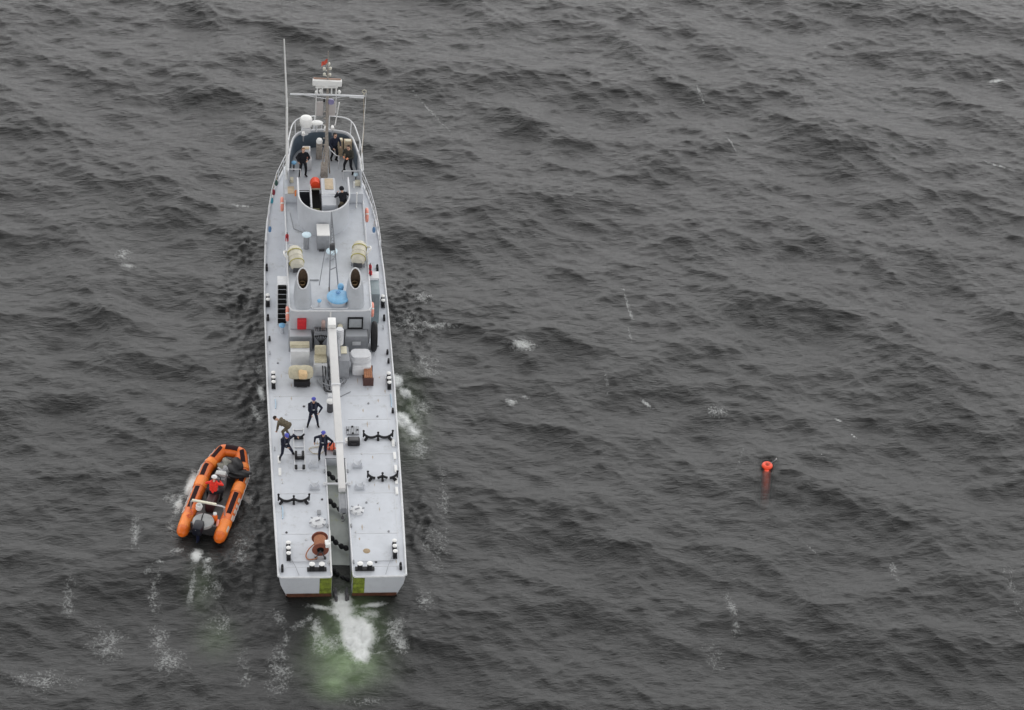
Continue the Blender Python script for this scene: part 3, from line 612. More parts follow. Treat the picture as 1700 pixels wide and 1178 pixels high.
# side ladders / stair
def ladder(x0, x1, y0, y1, z0, z1, m, treads=8, name='stair'):
    a = MB()
    for x in (x0, x1): a.cyl((x, y0, z0), (x, y1, z1), 0.03)
    o = a.build(name, RAIL, ship)
    for k in range(treads):
        t = (k + 0.6) / treads
        MB().box(((x0 + x1) / 2, y0 + (y1 - y0) * t, z0 + (z1 - z0) * t), (abs(x1 - x0) - 0.05, 0.20, 0.14)).build('tread', m, o)
ladder(-2.55, -2.08, 18.70, 19.35, 1.5, 3.5, BLACK, 8)
MB().box((-2.28, 19.75, 3.46), (0.54, 0.72, 0.07), 0, 0.01).build('stair_landing', RAIL, ship)
MB().box((-2.05, 18.35, 2.9), (0.04, 0.7, 0.7), 0, 0.01).build('splash_plate', RAIL, ship)
MB().box((2.40, 19.30, 2.45), (0.46, 1.2, 1.9), 0, 0.04).build('side_locker', mat('teal grey paint', (0.20, 0.25, 0.27), 0.5, 0, .15, 4), ship)
MB().box((2.40, 20.2, 3.46), (0.5, 0.6, 0.07), 0, 0.01).build('stair_landing', RAIL, ship)

# funnels with raked oval mouths
def funnel(cx):
    a = MB(); N = 36
    base = []; mid = []; top = []
    for k in range(N):
        t = 2 * math.pi * k / N; c, s = math.cos(t), math.sin(t)
        e = 0.5
        sx = math.copysign(abs(c) ** e, c); sy = math.copysign(abs(s) ** e, s)
        base.append((cx + 0.45 * sx, 18.10 + 0.80 * sy, 3.5))
        e = 0.75; sx = math.copysign(abs(c) ** e, c); sy = math.copysign(abs(s) ** e, s)
        mid.append((cx + 0.42 * sx, 18.18 + 0.66 * sy, 4.22 + 0.25 * s))
        top.append((cx + 0.28 * c, 18.30 + 0.40 * s, 4.72 + 0.36 * s))
    L = [[a.bm.verts.new(p) for p in ring] for ring in (base, mid, top)]
    for A, B in zip(L, L[1:]):
        for k in range(N): a.bm.faces.new((A[k], A[(k + 1) % N], B[(k + 1) % N], B[k]))
    o = a.build('funnel', FUNM, ship)
    MB().tube(top, 0.035, 8, closed=True).build('funnel_rim', RAIL, o)
    b = MB(); I = [[b.bm.verts.new(p) for p in ring] for ring in ([(cx + (p[0] - cx) * 0.97, 18.3 + (p[1] - 18.3) * 0.97, p[2] - 0.01) for p in top], [(cx + (p[0] - cx) * 0.8, 18.2 + (p[1] - 18.3) * 0.7, 3.95) for p in top])]
    for k in range(N): b.bm.faces.new((I[0][k], I[1][k], I[1][(k + 1) % N], I[0][(k + 1) % N]))
    b.bm.faces.new(I[1]); b.build('funnel_lining', SOOT, o)
    MB().cyl((cx - 0.03, 18.32, 3.9), (cx - 0.03, 18.25, 4.48), 0.15, 0.15, 18, cap=False).torus((cx - 0.03, 18.25, 4.48), 0.15, 0.02).build('exhaust_pipe', mat('heat tinted steel', (0.22, 0.15, 0.08), 0.4, 0.6, 0.3, 8), o)
    return o
funnel(-1.32); funnel(1.32)

# raised deck and open bridge
plan = [(-1.86, 26.45), (-1.86, 27.2), (-1.80, 28.4), (-1.52, 30.2), (-0.95, 30.95), (0.08, 31.15), (1.1, 30.95), (1.70, 30.2), (2.0, 28.4), (2.06, 27.2), (2.06, 26.45)]
MB().prism([(-2.0, 26.45), (-2.0, 28.5)] + plan[2:-2] + [(2.12, 28.5), (2.12, 26.45)], 3.51, 4.1).build('bridge_deck', ROOF, ship)
def wall_strip(path, z0, z1, th, name, material, parent, z1f=None):
    a = MB(); n = len(path); inner = []
    for i, p in enumerate(path):
        q0 = Vector(path[max(i - 1, 0)]).to_2d() if len(path[0]) == 3 else Vector(path[max(i - 1, 0)]); q1 = Vector(path[min(i + 1, n - 1)])
        t = (q1 - q0).normalized(); nn = Vector((-t.y, t.x)); inner.append((p[0] + nn.x * th, p[1] + nn.y * th))
    V = []
    for i in range(n):
        zt = z1f(i) if z1f else z1
        V.append([a.bm.verts.new((*path[i], z0)), a.bm.verts.new((*path[i], zt)), a.bm.verts.new((*inner[i], zt)), a.bm.verts.new((*inner[i], z0))])
    for A, B in zip(V, V[1:]):
        for k in range(4): a.bm.faces.new((A[k], A[(k + 1) % 4], B[(k + 1) % 4], B[k]))
    a.bm.faces.new(V[0]); a.bm.faces.new(V[-1][::-1])
    return a.build(name, material, parent)
def smooth_path(P, n=6):
    out = []
    P = [Vector(p) for p in P]
    for i in range(len(P) - 1):
        p0, p1, p2, p3 = P[max(i - 1, 0)], P[i], P[i + 1], P[min(i + 2, len(P) - 1)]
        for k in range(n):
            t = k / n
            out.append(tuple(0.5 * ((2 * p1) + (-p0 + p2) * t + (2 * p0 - 5 * p1 + 4 * p2 - p3) * t * t + (-p0 + 3 * p1 - 3 * p2 + p3) * t ** 3)))
    out.append(tuple(P[-1])); return out
bw_path = smooth_path([(-1.84, 27.0), (-1.78, 28.2), (-1.62, 29.4), (-1.44, 30.15), (-1.08, 30.62), (-0.4, 30.8), (0.1, 30.85), (0.65, 30.8), (1.32, 30.62), (1.66, 30.15), (1.82, 29.4), (1.98, 28.2), (2.05, 27.0)])
bw = wall_strip(bw_path, 4.1, 5.15, -0.05, 'bridge_bulwark', GREY, ship)
wall_strip([(p[0] * 0.965 + 0.003, 27 + (p[1] - 27) * 0.975) for p in bw_path if p[1] > 28.6], 4.12, 5.08, -0.02, 'bulwark_lining', SLATE, bw)
MB().tube([(p[0], p[1], 5.17) for p in bw_path], 0.045, 8).build('bulwark_rail', RAIL, bw)
# wind screen frame above it
u = MB(); scr = [((p[0] - 0.1) * 1.03 + 0.1, 27 + (p[1] - 27) * 1.05, 5.95) for p in bw_path if p[1] > 28.6]
nL = [p for p in scr if p[0] < -0.25]; nR = [p for p in scr if p[0] > 0.45]
for S in (nL, nR):
    u.tube(S, 0.032, 6)
    for k in (0, len(S) // 2, len(S) - 1): u.cyl((S[k][0] * 0.98, S[k][1] * 0.998, 5.15), S[k], 0.028, n=6)
u.tube([(-1.90, 27.1, 5.15), (-1.86, 28.0, 5.6), (scr[0][0], scr[0][1], 5.95)], 0.032, 6); u.tube([(2.12, 27.1, 5.15), (2.08, 28.0, 5.6), (scr[-1][0], scr[-1][1], 5.95)], 0.032, 6)
u.build('windscreen_frame', RAIL, ship)
# bridge fittings
def console(x, y, z, sx, sy, sz, m, name='console', panel=None):
    o = MB().box((x, y, z + sz / 2), (sx, sy, sz), 0, 0.04).build(name, m, ship)
    if panel: MB().box((x, y - sy * 0.1, z + sz + 0.03), (sx * 0.7, sy * 0.55, 0.05), 0, 0.015).build('console_panel', panel, o)
console(-0.80, 29.3, 4.1, 0.42, 0.40, 0.95, RAIL, panel=TAN); console(-0.72, 28.75, 4.1, 0.35, 0.3, 0.7, RAIL, panel=BROWN)
console(0.98, 30.05, 4.1, 0.38, 0.34, 1.0, TAN, panel=CREAMW); console(1.44, 29.95, 4.1, 0.44, 0.36, 1.0, TAN, panel=CREAMW)
console(-0.10, 29.75, 4.1, 0.32, 0.34, 1.0, MASTM, 'compass_stand'); MB().lathe((-0.10, 29.75, 5.1), [(0.16, 0), (0.18, 0.1), (0.13, 0.22), (0, 0.27)], 20).build('compass_dome', WHITE, ship)
mushroom(-1.48, 28.55, 4.12, 0.14, 0.5, BLUE, STEEL, 'voice_pipe', 0.3); mushroom(1.78, 27.75, 4.12, 0.13, 0.3, PALEB, STEEL, 'voice_pipe', 0.3)
MB().box((-1.62, 27.55, 4.22), (0.18, 0.22, 0.24), 0, 0.03).build('deck_box', CREAMW, ship); MB().box((1.86, 27.25, 4.24), (0.30, 0.26, 0.26), 0, 0.05).build('deck_box', CREAMW, ship)
MB().cyl((-1.80, 27.9, 4.66), (-1.15, 27.9, 4.66), 0.03).cyl((-1.15, 27.9, 4.1), (-1.15, 27.9, 4.66), 0.025).cyl((1.1, 27.75, 4.66), (2.02, 27.75, 4.66), 0.03).cyl((1.1, 27.75, 4.1), (1.1, 27.75, 4.66), 0.025).build('bridge_gate_rail', RAIL, ship)
MB().tube([(0.42, 29.6, 4.12), (0.42, 29.6, 4.95), (0.48, 29.2, 5.0), (0.75, 28.7, 5.0), (0.9, 28.7, 4.95), (0.9, 28.7, 4.12)], 0.025, 6).build('chart_rail', RAIL, ship)
# radar dome and small satellite dome
o = MB().cyl((-0.80, 30.55, 5.1), (-0.80, 30.55, 5.72), 0.14).box((-0.8, 30.5, 5.45), (0.5, 0.4, 0.3), 0, 0.05).build('radar_dome', RAIL, ship)
MB().lathe((-0.80, 30.55, 5.68), [(0.20, -0.04), (0.31, 0.0), (0.335, 0.12), (0.335, 0.36), (0.29, 0.47), (0.17, 0.53), (0, 0.55)], 28).build('dome_shell', WHITE, o)
o = MB().cyl((-0.22, 30.75, 5.1), (-0.22, 30.75, 5.62), 0.05).build('antenna_pod', RAIL, ship)
MB().sph((-0.22, 30.75, 5.68), (0.34, 0.22, 0.10), 20).build('pod_shell', WHITE, o)
for x, y in ((-0.95, 30.0), (0.62, 30.55), (0.25, 30.5)):
    o = MB().cyl((x, y, 5.0), (x, y, 5.5), 0.03).build('signal_lamp', MID, ship); MB().cyl((x, y - 0.12, 5.5), (x, y + 0.10, 5.55), 0.11, 0.07).build('lamp_glass', WHITE, o)

# tub behind the bridge, with stair pit and hatch
tub = [(-1.36, 26.5), (-1.36, 25.4)] + [(-0.03 - 1.33 * math.cos(rad(a)), 25.0 - 1.55 * math.sin(rad(a))) for a in range(0, 181, 9)] + [(1.30, 25.4), (1.30, 26.5)]
tb = wall_strip(tub, 3.5, 5.1, 0.06, 'tub_wall', GREY, ship)
MB().tube([(x, y, 5.12) for x, y in tub], 0.04, 8).build('tub_rail', RAIL, tb)
MB().prism([(x * 0.95, 25 + (y - 25) * 0.95) for x, y in tub], 3.53, 4.02).build('tub_floor', MID, tb)
g = MB()
for k in range(14): g.box((-1.00, 24.75 + 0.135 * k, 4.12 + 0.012 * k), (0.54, 0.03, 0.02))
g.box((-1.0, 25.55, 4.14), (0.60, 1.9, 0.05)); g.build('stair_grating', mat('black slats', (0.010, 0.011, 0.016), .9), ship)
MB().box((-0.68, 25.5, 4.35), (0.09, 2.1, 0.66), 0, 0.02).build('pit_wall', RAIL, ship)
MB().box((-0.42, 25.35, 4.25), (0.44, 2.0, 0.36), 0, 0.02).build('companionway_shade', BLACK, ship)  # solid block; the pit's inner darkness is put into its black colour
MB().box((-0.42, 24.52, 4.45), (0.34, 0.24, 0.06), 0, 0.01).build('companion_mat', mat('olive mat', (0.12, 0.12, 0.05), .8), ship)
hd = MB(); N = 14
A = [hd.bm.verts.new((-0.42 - 0.27 * math.cos(math.pi * k / N), 26.35, 4.55 + 0.42 * math.sin(math.pi * k / N))) for k in range(N + 1)]
B = [hd.bm.verts.new((-0.42 - 0.27 * math.cos(math.pi * k / N), 26.85, 4.55 + 0.36 * math.sin(math.pi * k / N))) for k in range(N + 1)]
for k in range(N): hd.bm.faces.new((A[k], A[k + 1], B[k + 1], B[k]))
hd.bm.faces.new(A); hd.bm.faces.new(B[::-1]); hd.build('companion_hood', mat('bright orange red canvas', (0.72, 0.06, 0.015), .6), ship)
MB().box((-0.42, 26.33, 4.50), (0.58, 0.06, 0.10), 0, 0.02).build('hood_sill', CREAMW, ship)
tr = MB().box((0.24, 25.55, 4.45), (0.74, 2.45, 0.9), 0, 0.04).build('vent_trunk', GREY, ship)
MB().box((0.28, 26.2, 4.92), (0.44, 0.95, 0.04), 0, 0.01).build('trunk_hatch', TAN, tr)
MB().cyl((-0.12, 25.2, 5.0), (1.05, 25.2, 5.0), 0.035).build('tub_crossbar', RAIL, ship)
# white cabinet abaft the tub
o = MB().box((-0.14, 22.75, 3.98), (0.62, 0.95, 0.92), 0, 0.03).build('aft_cabinet', MID, ship)
MB().box((-0.14, 22.75, 4.47), (0.66, 1.0, 0.06), 0, 0.02).build('cabinet_top', WHITE, o)
MB().cyl((-0.35, 22.2, 3.56), (0.12, 22.2, 3.56), 0.05).build('cabinet_foot', STEEL, o)
# tan vent panel with orange handle at the port fore corner, with a step face
MB().box((-1.68, 26.75, 4.13), (0.34, 0.62, 0.06), 0, 0.01).build('skylight', TAN, ship)
MB().tube([(-1.46, 26.6, 4.12), (-1.44, 26.4, 4.35), (-1.46, 26.2, 4.12)], 0.045, 8).build('skylight_handle', mat('orange handle', (0.75, 0.22, 0.05), .5), ship)
for x, y in ((1.65, 27.0), (1.75, 26.0)): MB().cyl((x, y, 4.1 if y > 26.5 else 3.5), (x, y, 4.42), 0.04).sph((x, y, 4.45), 0.07, 10).build('stub_lamp', WHITE, ship)
# life line wires and stanchions round the upper deck (forward part) and the long handrails
def railing(path, hgt, n_post, name='guard_rail', wires=2, r=0.022, lean=0.0):
    o = MB()
    L = [0]; P = [Vector(p) for p in path]
    for a, b in zip(P, P[1:]): L.append(L[-1] + (b - a).length)
    def at(t):
        d = t * L[-1]
        for i in range(len(P) - 1):
            if d <= L[i + 1] + 1e-9: return P[i].lerp(P[i + 1], (d - L[i]) / max(L[i + 1] - L[i], 1e-9))
        return P[-1]
    for w in range(wires):
        hh = hgt * (w + 1) / wires
        o.tube([p + Vector((math.copysign(lean, p.x) * hh, 0, hh)) for p in P], r if w == wires - 1 else r * 0.55, 6)
    for k in range(n_post):
        q = at(k / (n_post - 1)); o.cyl(q, q + Vector((math.copysign(lean, q.x) * hgt, 0, hgt)), 0.022, n=6)
    return o.build(name, RAIL, ship)
for s in (-1, 1):
    railing([(s * (hb(y) - 0.05), y, zd(y) + 0.03) for y in (24.2, 25.3, 26.2, 27, 27.8, 28.5, 29.3, 30, 30.8, 31.5, 32.2, 32.8, 33.3, 33.8, 34.1)], 0.95, 13, wires=3)
    xs = -2.0 if s < 0 else 2.12
    railing([(xs, y, 3.52) for y in (20.4, 23.0, 26.3)], 0.28, 6, 'grab_rail', 1, 0.02)
railing([(-1.95, 21.9, 3.5), (-1.95, 22.1, 3.5), (-1.2, 21.75, 3.5)], 0.55, 3, 'grab_rail', 1, 0.02)
railing([(2.05, 22.15, 3.5), (1.35, 21.85, 3.5)], 0.55, 2, 'grab_rail', 1, 0.02)
# narrow pipes on the upper deck
MB().tube([(-0.95, 19.7, 3.56), (-0.45, 19.7, 3.56)], 0.03, 6).build('deck_conduit', MID, ship)
MB().tube([(-0.9, 23.6, 3.56), (-1.6, 24.1, 3.56), (-1.75, 25.5, 3.56)], 0.02, 6).build('deck_conduit', MID, ship)

# lattice mast (tripod) on the upper deck
ap = Vector((0.08, 19.5, 8.0)); feet = [Vector((0.06, 19.0, 3.52)), Vector((0.52, 19.3, 3.52)), Vector((-0.44, 19.3, 3.52))]
o = MB()
for f_ in feet[:2]: o.cyl(f_, ap, 0.035, 0.03, 8)
o.cyl(feet[2], feet[2].lerp(ap, 0.62), 0.022, 0.022, 6)
lm = o.build('lattice_mast', MID, ship)
o = MB()
for k in range(2, 12):
    t = 0.22 + k * 0.07
    if t > 0.96: break
    a_, b_ = feet[0].lerp(ap, t), feet[1].lerp(ap, t + 0.035); o.cyl(a_, b_, 0.018, n=6); o.cyl(b_, feet[0].lerp(ap, t + 0.07), 0.018, n=6)
o.cyl(feet[0].lerp(ap, 0.25), feet[1].lerp(ap, 0.25), 0.035, n=6)
o.build('mast_bracing', MID, lm)
MB().box(feet[0].lerp(ap, 0.55) + Vector((0.08, 0, 0)), (0.26, 0.2, 0.34), 0, 0.03).build('stern_light', STEEL, lm)
MB().tube([feet[0] + Vector((-0.02, 0, 0.1)), feet[0] + Vector((0.0, -0.5, 0.06)), (0.02, 18.2, 3.6)], 0.03, 6).build('cable', SOOT, lm)

# main mast
mx, my = 0.22, 28.0
o = MB(); top = Vector((0.13, 27.85, 12.1))
o.cyl((mx, my, 4.1), (mx - 0.06, my - 0.05, 9.3), 0.092, 0.065, 14); o.cyl((mx - 0.06, my - 0.05, 9.3), top, 0.055, 0.018, 10)
for dx, dy in ((-0.28, 0.1), (0.2, 0.35)): o.cyl((mx + dx, my + dy, 4.1), (mx - 0.02, my, 7.2), 0.04, 0.03, 8)
for k in range(10): z = 4.5 + 0.42 * k; o.box((mx - 0.09, my - 0.02, z), (0.26, 0.05, 0.035))
mast = o.build('mast', MASTM, ship)
MB().box((mx - 0.12, my, 4.5), (0.34, 0.5, 0.8), 0, 0.04).build('mast_box', MASTM, mast)
y0 = my - 0.12
o = MB().cyl((-1.78, y0, 9.42), (0.1, y0, 9.40), 0.045, 0.055).cyl((0.1, y0, 9.40), (2.08, y0, 9.32), 0.055, 0.045).cyl((1.3, y0, 9.28), (2.05, y0, 9.22), 0.05).cyl((-1.2, y0, 9.4), (0.1, y0, 9.15), 0.02, n=6).cyl((1.3, y0, 9.35), (0.2, y0, 9.15), 0.02, n=6)
o.build('yard', RAIL, mast)
o = MB()
for x in (-0.38, -0.12, 0.36, 0.60): o.cyl((x, y0, 9.4), (x, y0, 9.95), 0.035, n=8)
o.box((0.1, y0, 9.95), (1.15, 0.35, 0.05)); rp = o.build('radar_platform', WHITE, mast)
MB().cyl((0.1, y0, 9.97), (0.1, y0, 10.05), 0.12).box((0.12, y0, 10.16), (1.52, 0.24, 0.34), rad(-4), 0.05).build('radar_scanner', WHITE, mast)
MB().box((0.12, y0 + 0.06, 10.355), (1.42, 0.08, 0.04), rad(-4), 0.01).build('scanner_strip', mat('brown strip', (0.28, 0.16, 0.11), .6), mast)
for x, z in ((-0.42, 9.55), (0.76, 9.58), (-0.20, 9.62)): MB().sph((x, y0, z), (0.09, 0.09, 0.11), 12).cyl((x, y0, z - 0.15), (x, y0, z), 0.03).build('mast_lamp', WHITE, mast)
for x in (-0.22, 0.42): MB().box((x, my, 8.45), (0.34, 0.06, 0.85), 0, 0.01).build('aerial_panel', mat('pale panel', (0.42, 0.39, 0.38), .6), mast)
MB().cyl((0.36, my - 0.05, 8.95), (0.36, my - 0.14, 8.95), 0.16).build('horn', mat('violet grey horn', (0.22, 0.2, 0.36), .4), mast)
MB().box((0.0, my - 0.02, 9.02), (0.1, 0.1, 0.26), 0, 0.02).build('junction_box', DARK, mast)
MB().cyl((-0.42, my + 0.05, 7.9), (-0.42, my, 9.38), 0.028, n=6).cyl((0.62, my + 0.3, 7.2), (0.80, my + 0.2, 8.7), 0.035, n=6).cyl((0.62, my, 8.2), (0.62, my, 9.38), 0.02, n=6).build('rod_aerial', WHITE, mast)
for x, z in ((-0.05, 11.0), (0.26, 11.02), (-0.03, 10.65), (0.25, 10.63), (0.18, 11.3)): MB().lathe((x, my - 0.1, z), [(0.03, -0.08), (0.07, -0.06), (0.075, 0.04), (0.04, 0.08), (0, 0.09)], 12).cyl((x, my - 0.1, z - 0.05), (0.12, my - 0.1, z - 0.12), 0.018, n=6).build('mast_lamp', mat('cream lamp', (0.62, 0.6, 0.52), .5), mast)
fl = MB(); nX, nZ = 8, 5; V = [[fl.bm.verts.new((0.10 - 0.30 * i / nX, my - 0.12 + 0.04 * math.sin(i * 1.1 + j * .3), 11.62 - 0.26 * j / nZ - 0.22 * i / nX)) for j in range(nZ + 1)] for i in range(nX + 1)]
for i in range(nX):
    for j in range(nZ): fl.bm.faces.new((V[i][j], V[i + 1][j], V[i + 1][j + 1], V[i][j + 1]))
tag(fl.build('flag', mat('faded red cloth', (0.62, 0.10, 0.06), .8)), 'small faded red flag flying near the top of the main mast', 'flag')
# whip aerials
o = MB().cyl((-1.87, 27.8, 4.1), (-1.93, 27.9, 8.6), 0.07, 0.058, 10).cyl((-1.93, 27.9, 8.6), (-1.94, 27.9, 8.85), 0.045).cyl((-1.94, 27.9, 8.85), (-2.14, 28.03, 12.7), 0.05, 0.028, 8)
o.box((-1.86, 27.8, 4.7), (0.14, 0.14, 0.25), 0, 0.02).box((-1.9, 27.85, 6.6), (0.12, 0.12, 0.12), 0, 0.02); o.build('whip_aerial', WHITE, ship)
MB().cyl((1.98, 27.3, 5.1), (2.18, 28.2, 9.35), 0.028, 0.010, 8).cyl((1.98, 27.3, 5.1), (2.05, 27.6, 6.5), 0.035, 0.03, 8).build('whip_aerial', WHITE, ship)
MB().torus((2.06, y0, 9.62), 0.10, 0.014, RX90).cyl((2.05, y0, 9.3), (2.05, y0, 9.52), 0.015).build('loop_aerial', CREAMW, ship)
MB().tube([(2.05, y0, 9.3), (2.1, 27.6, 7.4), (2.0, 27.4, 5.2)], 0.010, 5).build('halyard', TAN, ship)

# ------------------------------------------------------------------ crane
cr = MB().cyl((0.05, 15.25, 1.4), (0.05, 15.25, 3.85), 0.26, 0.22, 22).lathe((0.05, 15.25, 1.42), [(0.5, 0), (0.5, 0.08), (0.32, 0.16)], 28).build('crane', GREY, ship)
MB().box((0.03, 15.3, 4.1), (0.40, 0.62, 0.50), 0, 0.04).build('crane_head', WHITE, cr)
bm_ = MB()
A0, A1 = Vector((0.04, 14.95, 3.98)), Vector((0.15, 4.75, 2.50)); dirv = (A1 - A0).normalized()
rotb = dirv.to_track_quat('Y', 'Z').to_matrix()
mid = A0.lerp(A1, 0.5); L = (A1 - A0).length
for (t0, t1, wd, ht) in ((0.0, 0.36, 0.39, 0.40), (0.34, 0.72, 0.36, 0.36), (0.70, 1.0, 0.33, 0.30)):
    a_, b_ = A0.lerp(A1, t0), A0.lerp(A1, t1); bm_.box((a_ + b_) / 2, (wd, (b_ - a_).length, ht), rot=rotb, bev=0.02)
bm_.build('boom', BOOMM, cr)
for t0 in (0.36, 0.72): MB().box(A0.lerp(A1, t0), (0.46 if t0 < .5 else 0.40, 0.08, 0.44 if t0 < .5 else 0.38), rot=rotb, bev=0.01).build('boom_collar', RAIL, cr)
MB().cyl(Vector((0.36, 15.2, 3.3)), A0.lerp(A1, 0.16) + Vector((0.28, 0, -0.1)), 0.08, 0.08).cyl((0.36, 15.2, 3.3), (0.05, 15.2, 3.3), 0.06).build('crane_ram', MID, cr)
hk_ = MB().box((0.16, 4.05, 2.30), (0.38, 1.05, 0.30), 0, 0.03).box((0.02, 4.0, 2.32), (0.03, 1.2, 0.36)).box((0.30, 4.0, 2.32), (0.03, 1.2, 0.36)).cyl((0.02, 3.7, 2.3), (0.34, 3.7, 2.3), 0.10)
hk_.build('boom_tip', MID, cr)
MB().cyl((0.16, 3.7, 2.25), (0.16, 3.7, 1.75), 0.02).sph((0.16, 3.7, 1.7), 0.09, 12).torus((0.16, 3.7, 1.55), 0.08, 0.022, RX90, a0=-2.2, a1=1.9).build('hook', STEEL, cr)
MB().cyl((0.45, 15.6, 2.7), (0.45, 15.6, 3.55), 0.21, 0.21, 22).cyl((0.45, 15.6, 3.55), (0.45, 15.6, 3.62), 0.17).build('oil_tank', RAIL, cr)
MB().cyl((0.45, 15.6, 1.4), (0.45, 15.6, 2.7), 0.16).build('tank_leg', MID, cr)
MB().box((0.66, 14.9, 2.0), (0.50, 1.15, 1.2), 0, 0.04).build('pump_box', MID, cr)
MB().box((0.66, 15.15, 2.63), (0.3, 0.55, 0.05), 0, 0.01).build('pump_lid', CREAMW, cr)
s_ = MB().box((-0.50, 14.95, 2.25), (0.62, 0.55, 0.16), 0, 0.06).box((-0.50, 15.2, 2.6), (0.58, 0.14, 0.55), 0, 0.06); st = s_.build('operator_seat', CREAM, cr)
MB().box((-0.50, 14.9, 1.8), (0.66, 0.7, 0.75), 0, 0.05).build('seat_base', RAIL, st)
lv = MB()
for k in range(7):
    t = -1 + k / 3; lv.cyl((-0.45, 15.75, 2.5), (-0.45 + 0.28 * t, 15.85, 2.98 - 0.06 * abs(t)), 0.02, n=6).sph((-0.45 + 0.28 * t, 15.85, 3.0 - 0.06 * abs(t)), 0.05, 8)
lv.cyl((-0.45, 15.75, 1.5), (-0.45, 15.75, 2.5), 0.12); lv.build('control_levers', DARK, cr)
for k in range(9):
    x = -0.42 + 0.07 * k; dx = random.uniform(-.12, .12)
    MB().tube(smooth_path([(x, 14.75, 2.2), (x + dx, 14.3, 1.95 - .05 * k), (x - dx * 0.5 + 0.05, 13.75, 1.55), (x + 0.12, 13.3, 1.50 + 0.04 * (k % 3)), (0.02 + dx * .3, 13.1, 1.62)], 5), 0.026, 6).build('hydraulic_hose', (DARK, STEEL, MID)[k % 3], cr)
MB().torus((0.05, 14.2, 1.62), 0.62, 0.035, a0=math.pi * 1.05, a1=math.pi * 1.95).torus((0.05, 14.25, 1.52), 0.74, 0.03, a0=math.pi * 1.05, a1=math.pi * 1.95).cyl((0.6, 13.9, 1.45), (0.62, 14.6, 1.6), 0.035).build('guard_hoop', MID, cr)
MB().box((-0.03, 12.75, 1.56), (0.34, 0.30, 0.3), 0, 0.03).build('hose_block', RAIL, cr)
MB().cyl((0.40, 12.9, 1.45), (0.95, 13.3, 1.45), 0.02, n=6).build('deck_rod', MID, ship)
# canvas covered winch and cream box on the port side of the crane
o = MB().box((-1.45, 13.95, 1.62), (0.8, 0.55, 0.30), 0, 0.03).cyl((-1.7, 13.7, 1.5), (-1.2, 13.7, 1.5), 0.07).build('winch', DARK, ship)
a_ = MB().lathe((-1.50, 14.15, 2.02), [(0.05, -0.62), (0.26, -0.58), (0.34, -0.45), (0.36, -0.2), (0.34, 0.0), (0.37, 0.2), (0.34, 0.45), (0.25, 0.58), (0.05, 0.62)], 22, RY90)
for v_ in a_.bm.verts: v_.co += Vector((random.uniform(-.012, .012), random.uniform(-.02, .02), random.uniform(-.02, .02)))
a_.build('winch_cover', CREAM, o)
MB().box((-1.42, 13.88, 2.15), (0.42, 0.5, 0.36), rad(8), 0.08).build('folded_tarpaulin', mat('peach tarpaulin', (0.66, 0.47, 0.26), .8, 0, .2, 5, None, .01), o)
o = MB().box((-1.5, 15.55, 1.95), (0.95, 0.60, 1.0), 0, 0.06).build('equipment_locker', RAIL, ship)
MB().box((-1.52, 15.75, 2.50), (0.98, 0.42, 0.12), 0, 0.03).box((-1.52, 15.62, 2.58), (0.86, 0.05, 0.05)).build('locker_slats', CREAM, o)
# stowed capstan drum on the starboard side
o = MB().box((1.55, 14.95, 1.75), (0.98, 0.9, 0.65), 0, 0.18).build('capstan_housing', RAIL, ship)
MB().prism(rrect(1.0, 2.02, 14.75, 15.55, 0.24), 2.06, 2.30).prism(rrect(1.04, 1.98, 14.80, 15.50, 0.22), 2.29, 2.42).prism(rrect(0.97, 2.05, 14.72, 15.58, 0.26), 2.20, 2.25).build('capstan_hood', RAIL, o)
# black oval fender plate at the starboard quarter of the deckhouse

# ------------------------------------------------------------------ loose things on board
def lifebuoy(loc, label, tilt=0.0, deep=0.38):
    root = empty('lifebuoy', loc); tag(root, label, 'lifebuoy', 'lifebuoys hung on the deckhouse sides')
    R = Matrix.Rotation(tilt, 3, 'X') @ RY90
    MB().torus((0, 0, 0), 0.31, 0.085, R).build('ring', PINK, root)
    for k in range(4):
        a = k * math.pi / 2 + 0.78; MB().torus((0, 0, 0), 0.31, 0.092, R, n=3, a0=a - 0.10, a1=a + 0.10).build('band', WHITE, root)
lifebuoy((-2.14, 26.55, 3.35), 'pinkish lifebuoy hung on the port deckhouse side abreast of the tub')
lifebuoy((2.32, 26.0, 3.05), 'pinkish lifebuoy hung on the starboard deckhouse side abreast of the tub')
lifebuoy((-2.08, 17.80, 2.85), 'orange pink lifebuoy hung beside the black stair at the port aft corner')
lifebuoy((2.20, 17.95, 3.0), 'orange pink lifebuoy hung at the starboard aft corner of the deckhouse')
t = MB().torus((0, 0, 0), 0.50, 0.15, RY90); t = t.build('tyre_fender', DARK)
t.location = (2.27, 16.7, 2.25); t.scale = (1, 0.95, 1.35); tag(t, 'tall black ring fender hung at the starboard aft corner of the deckhouse', 'fender')
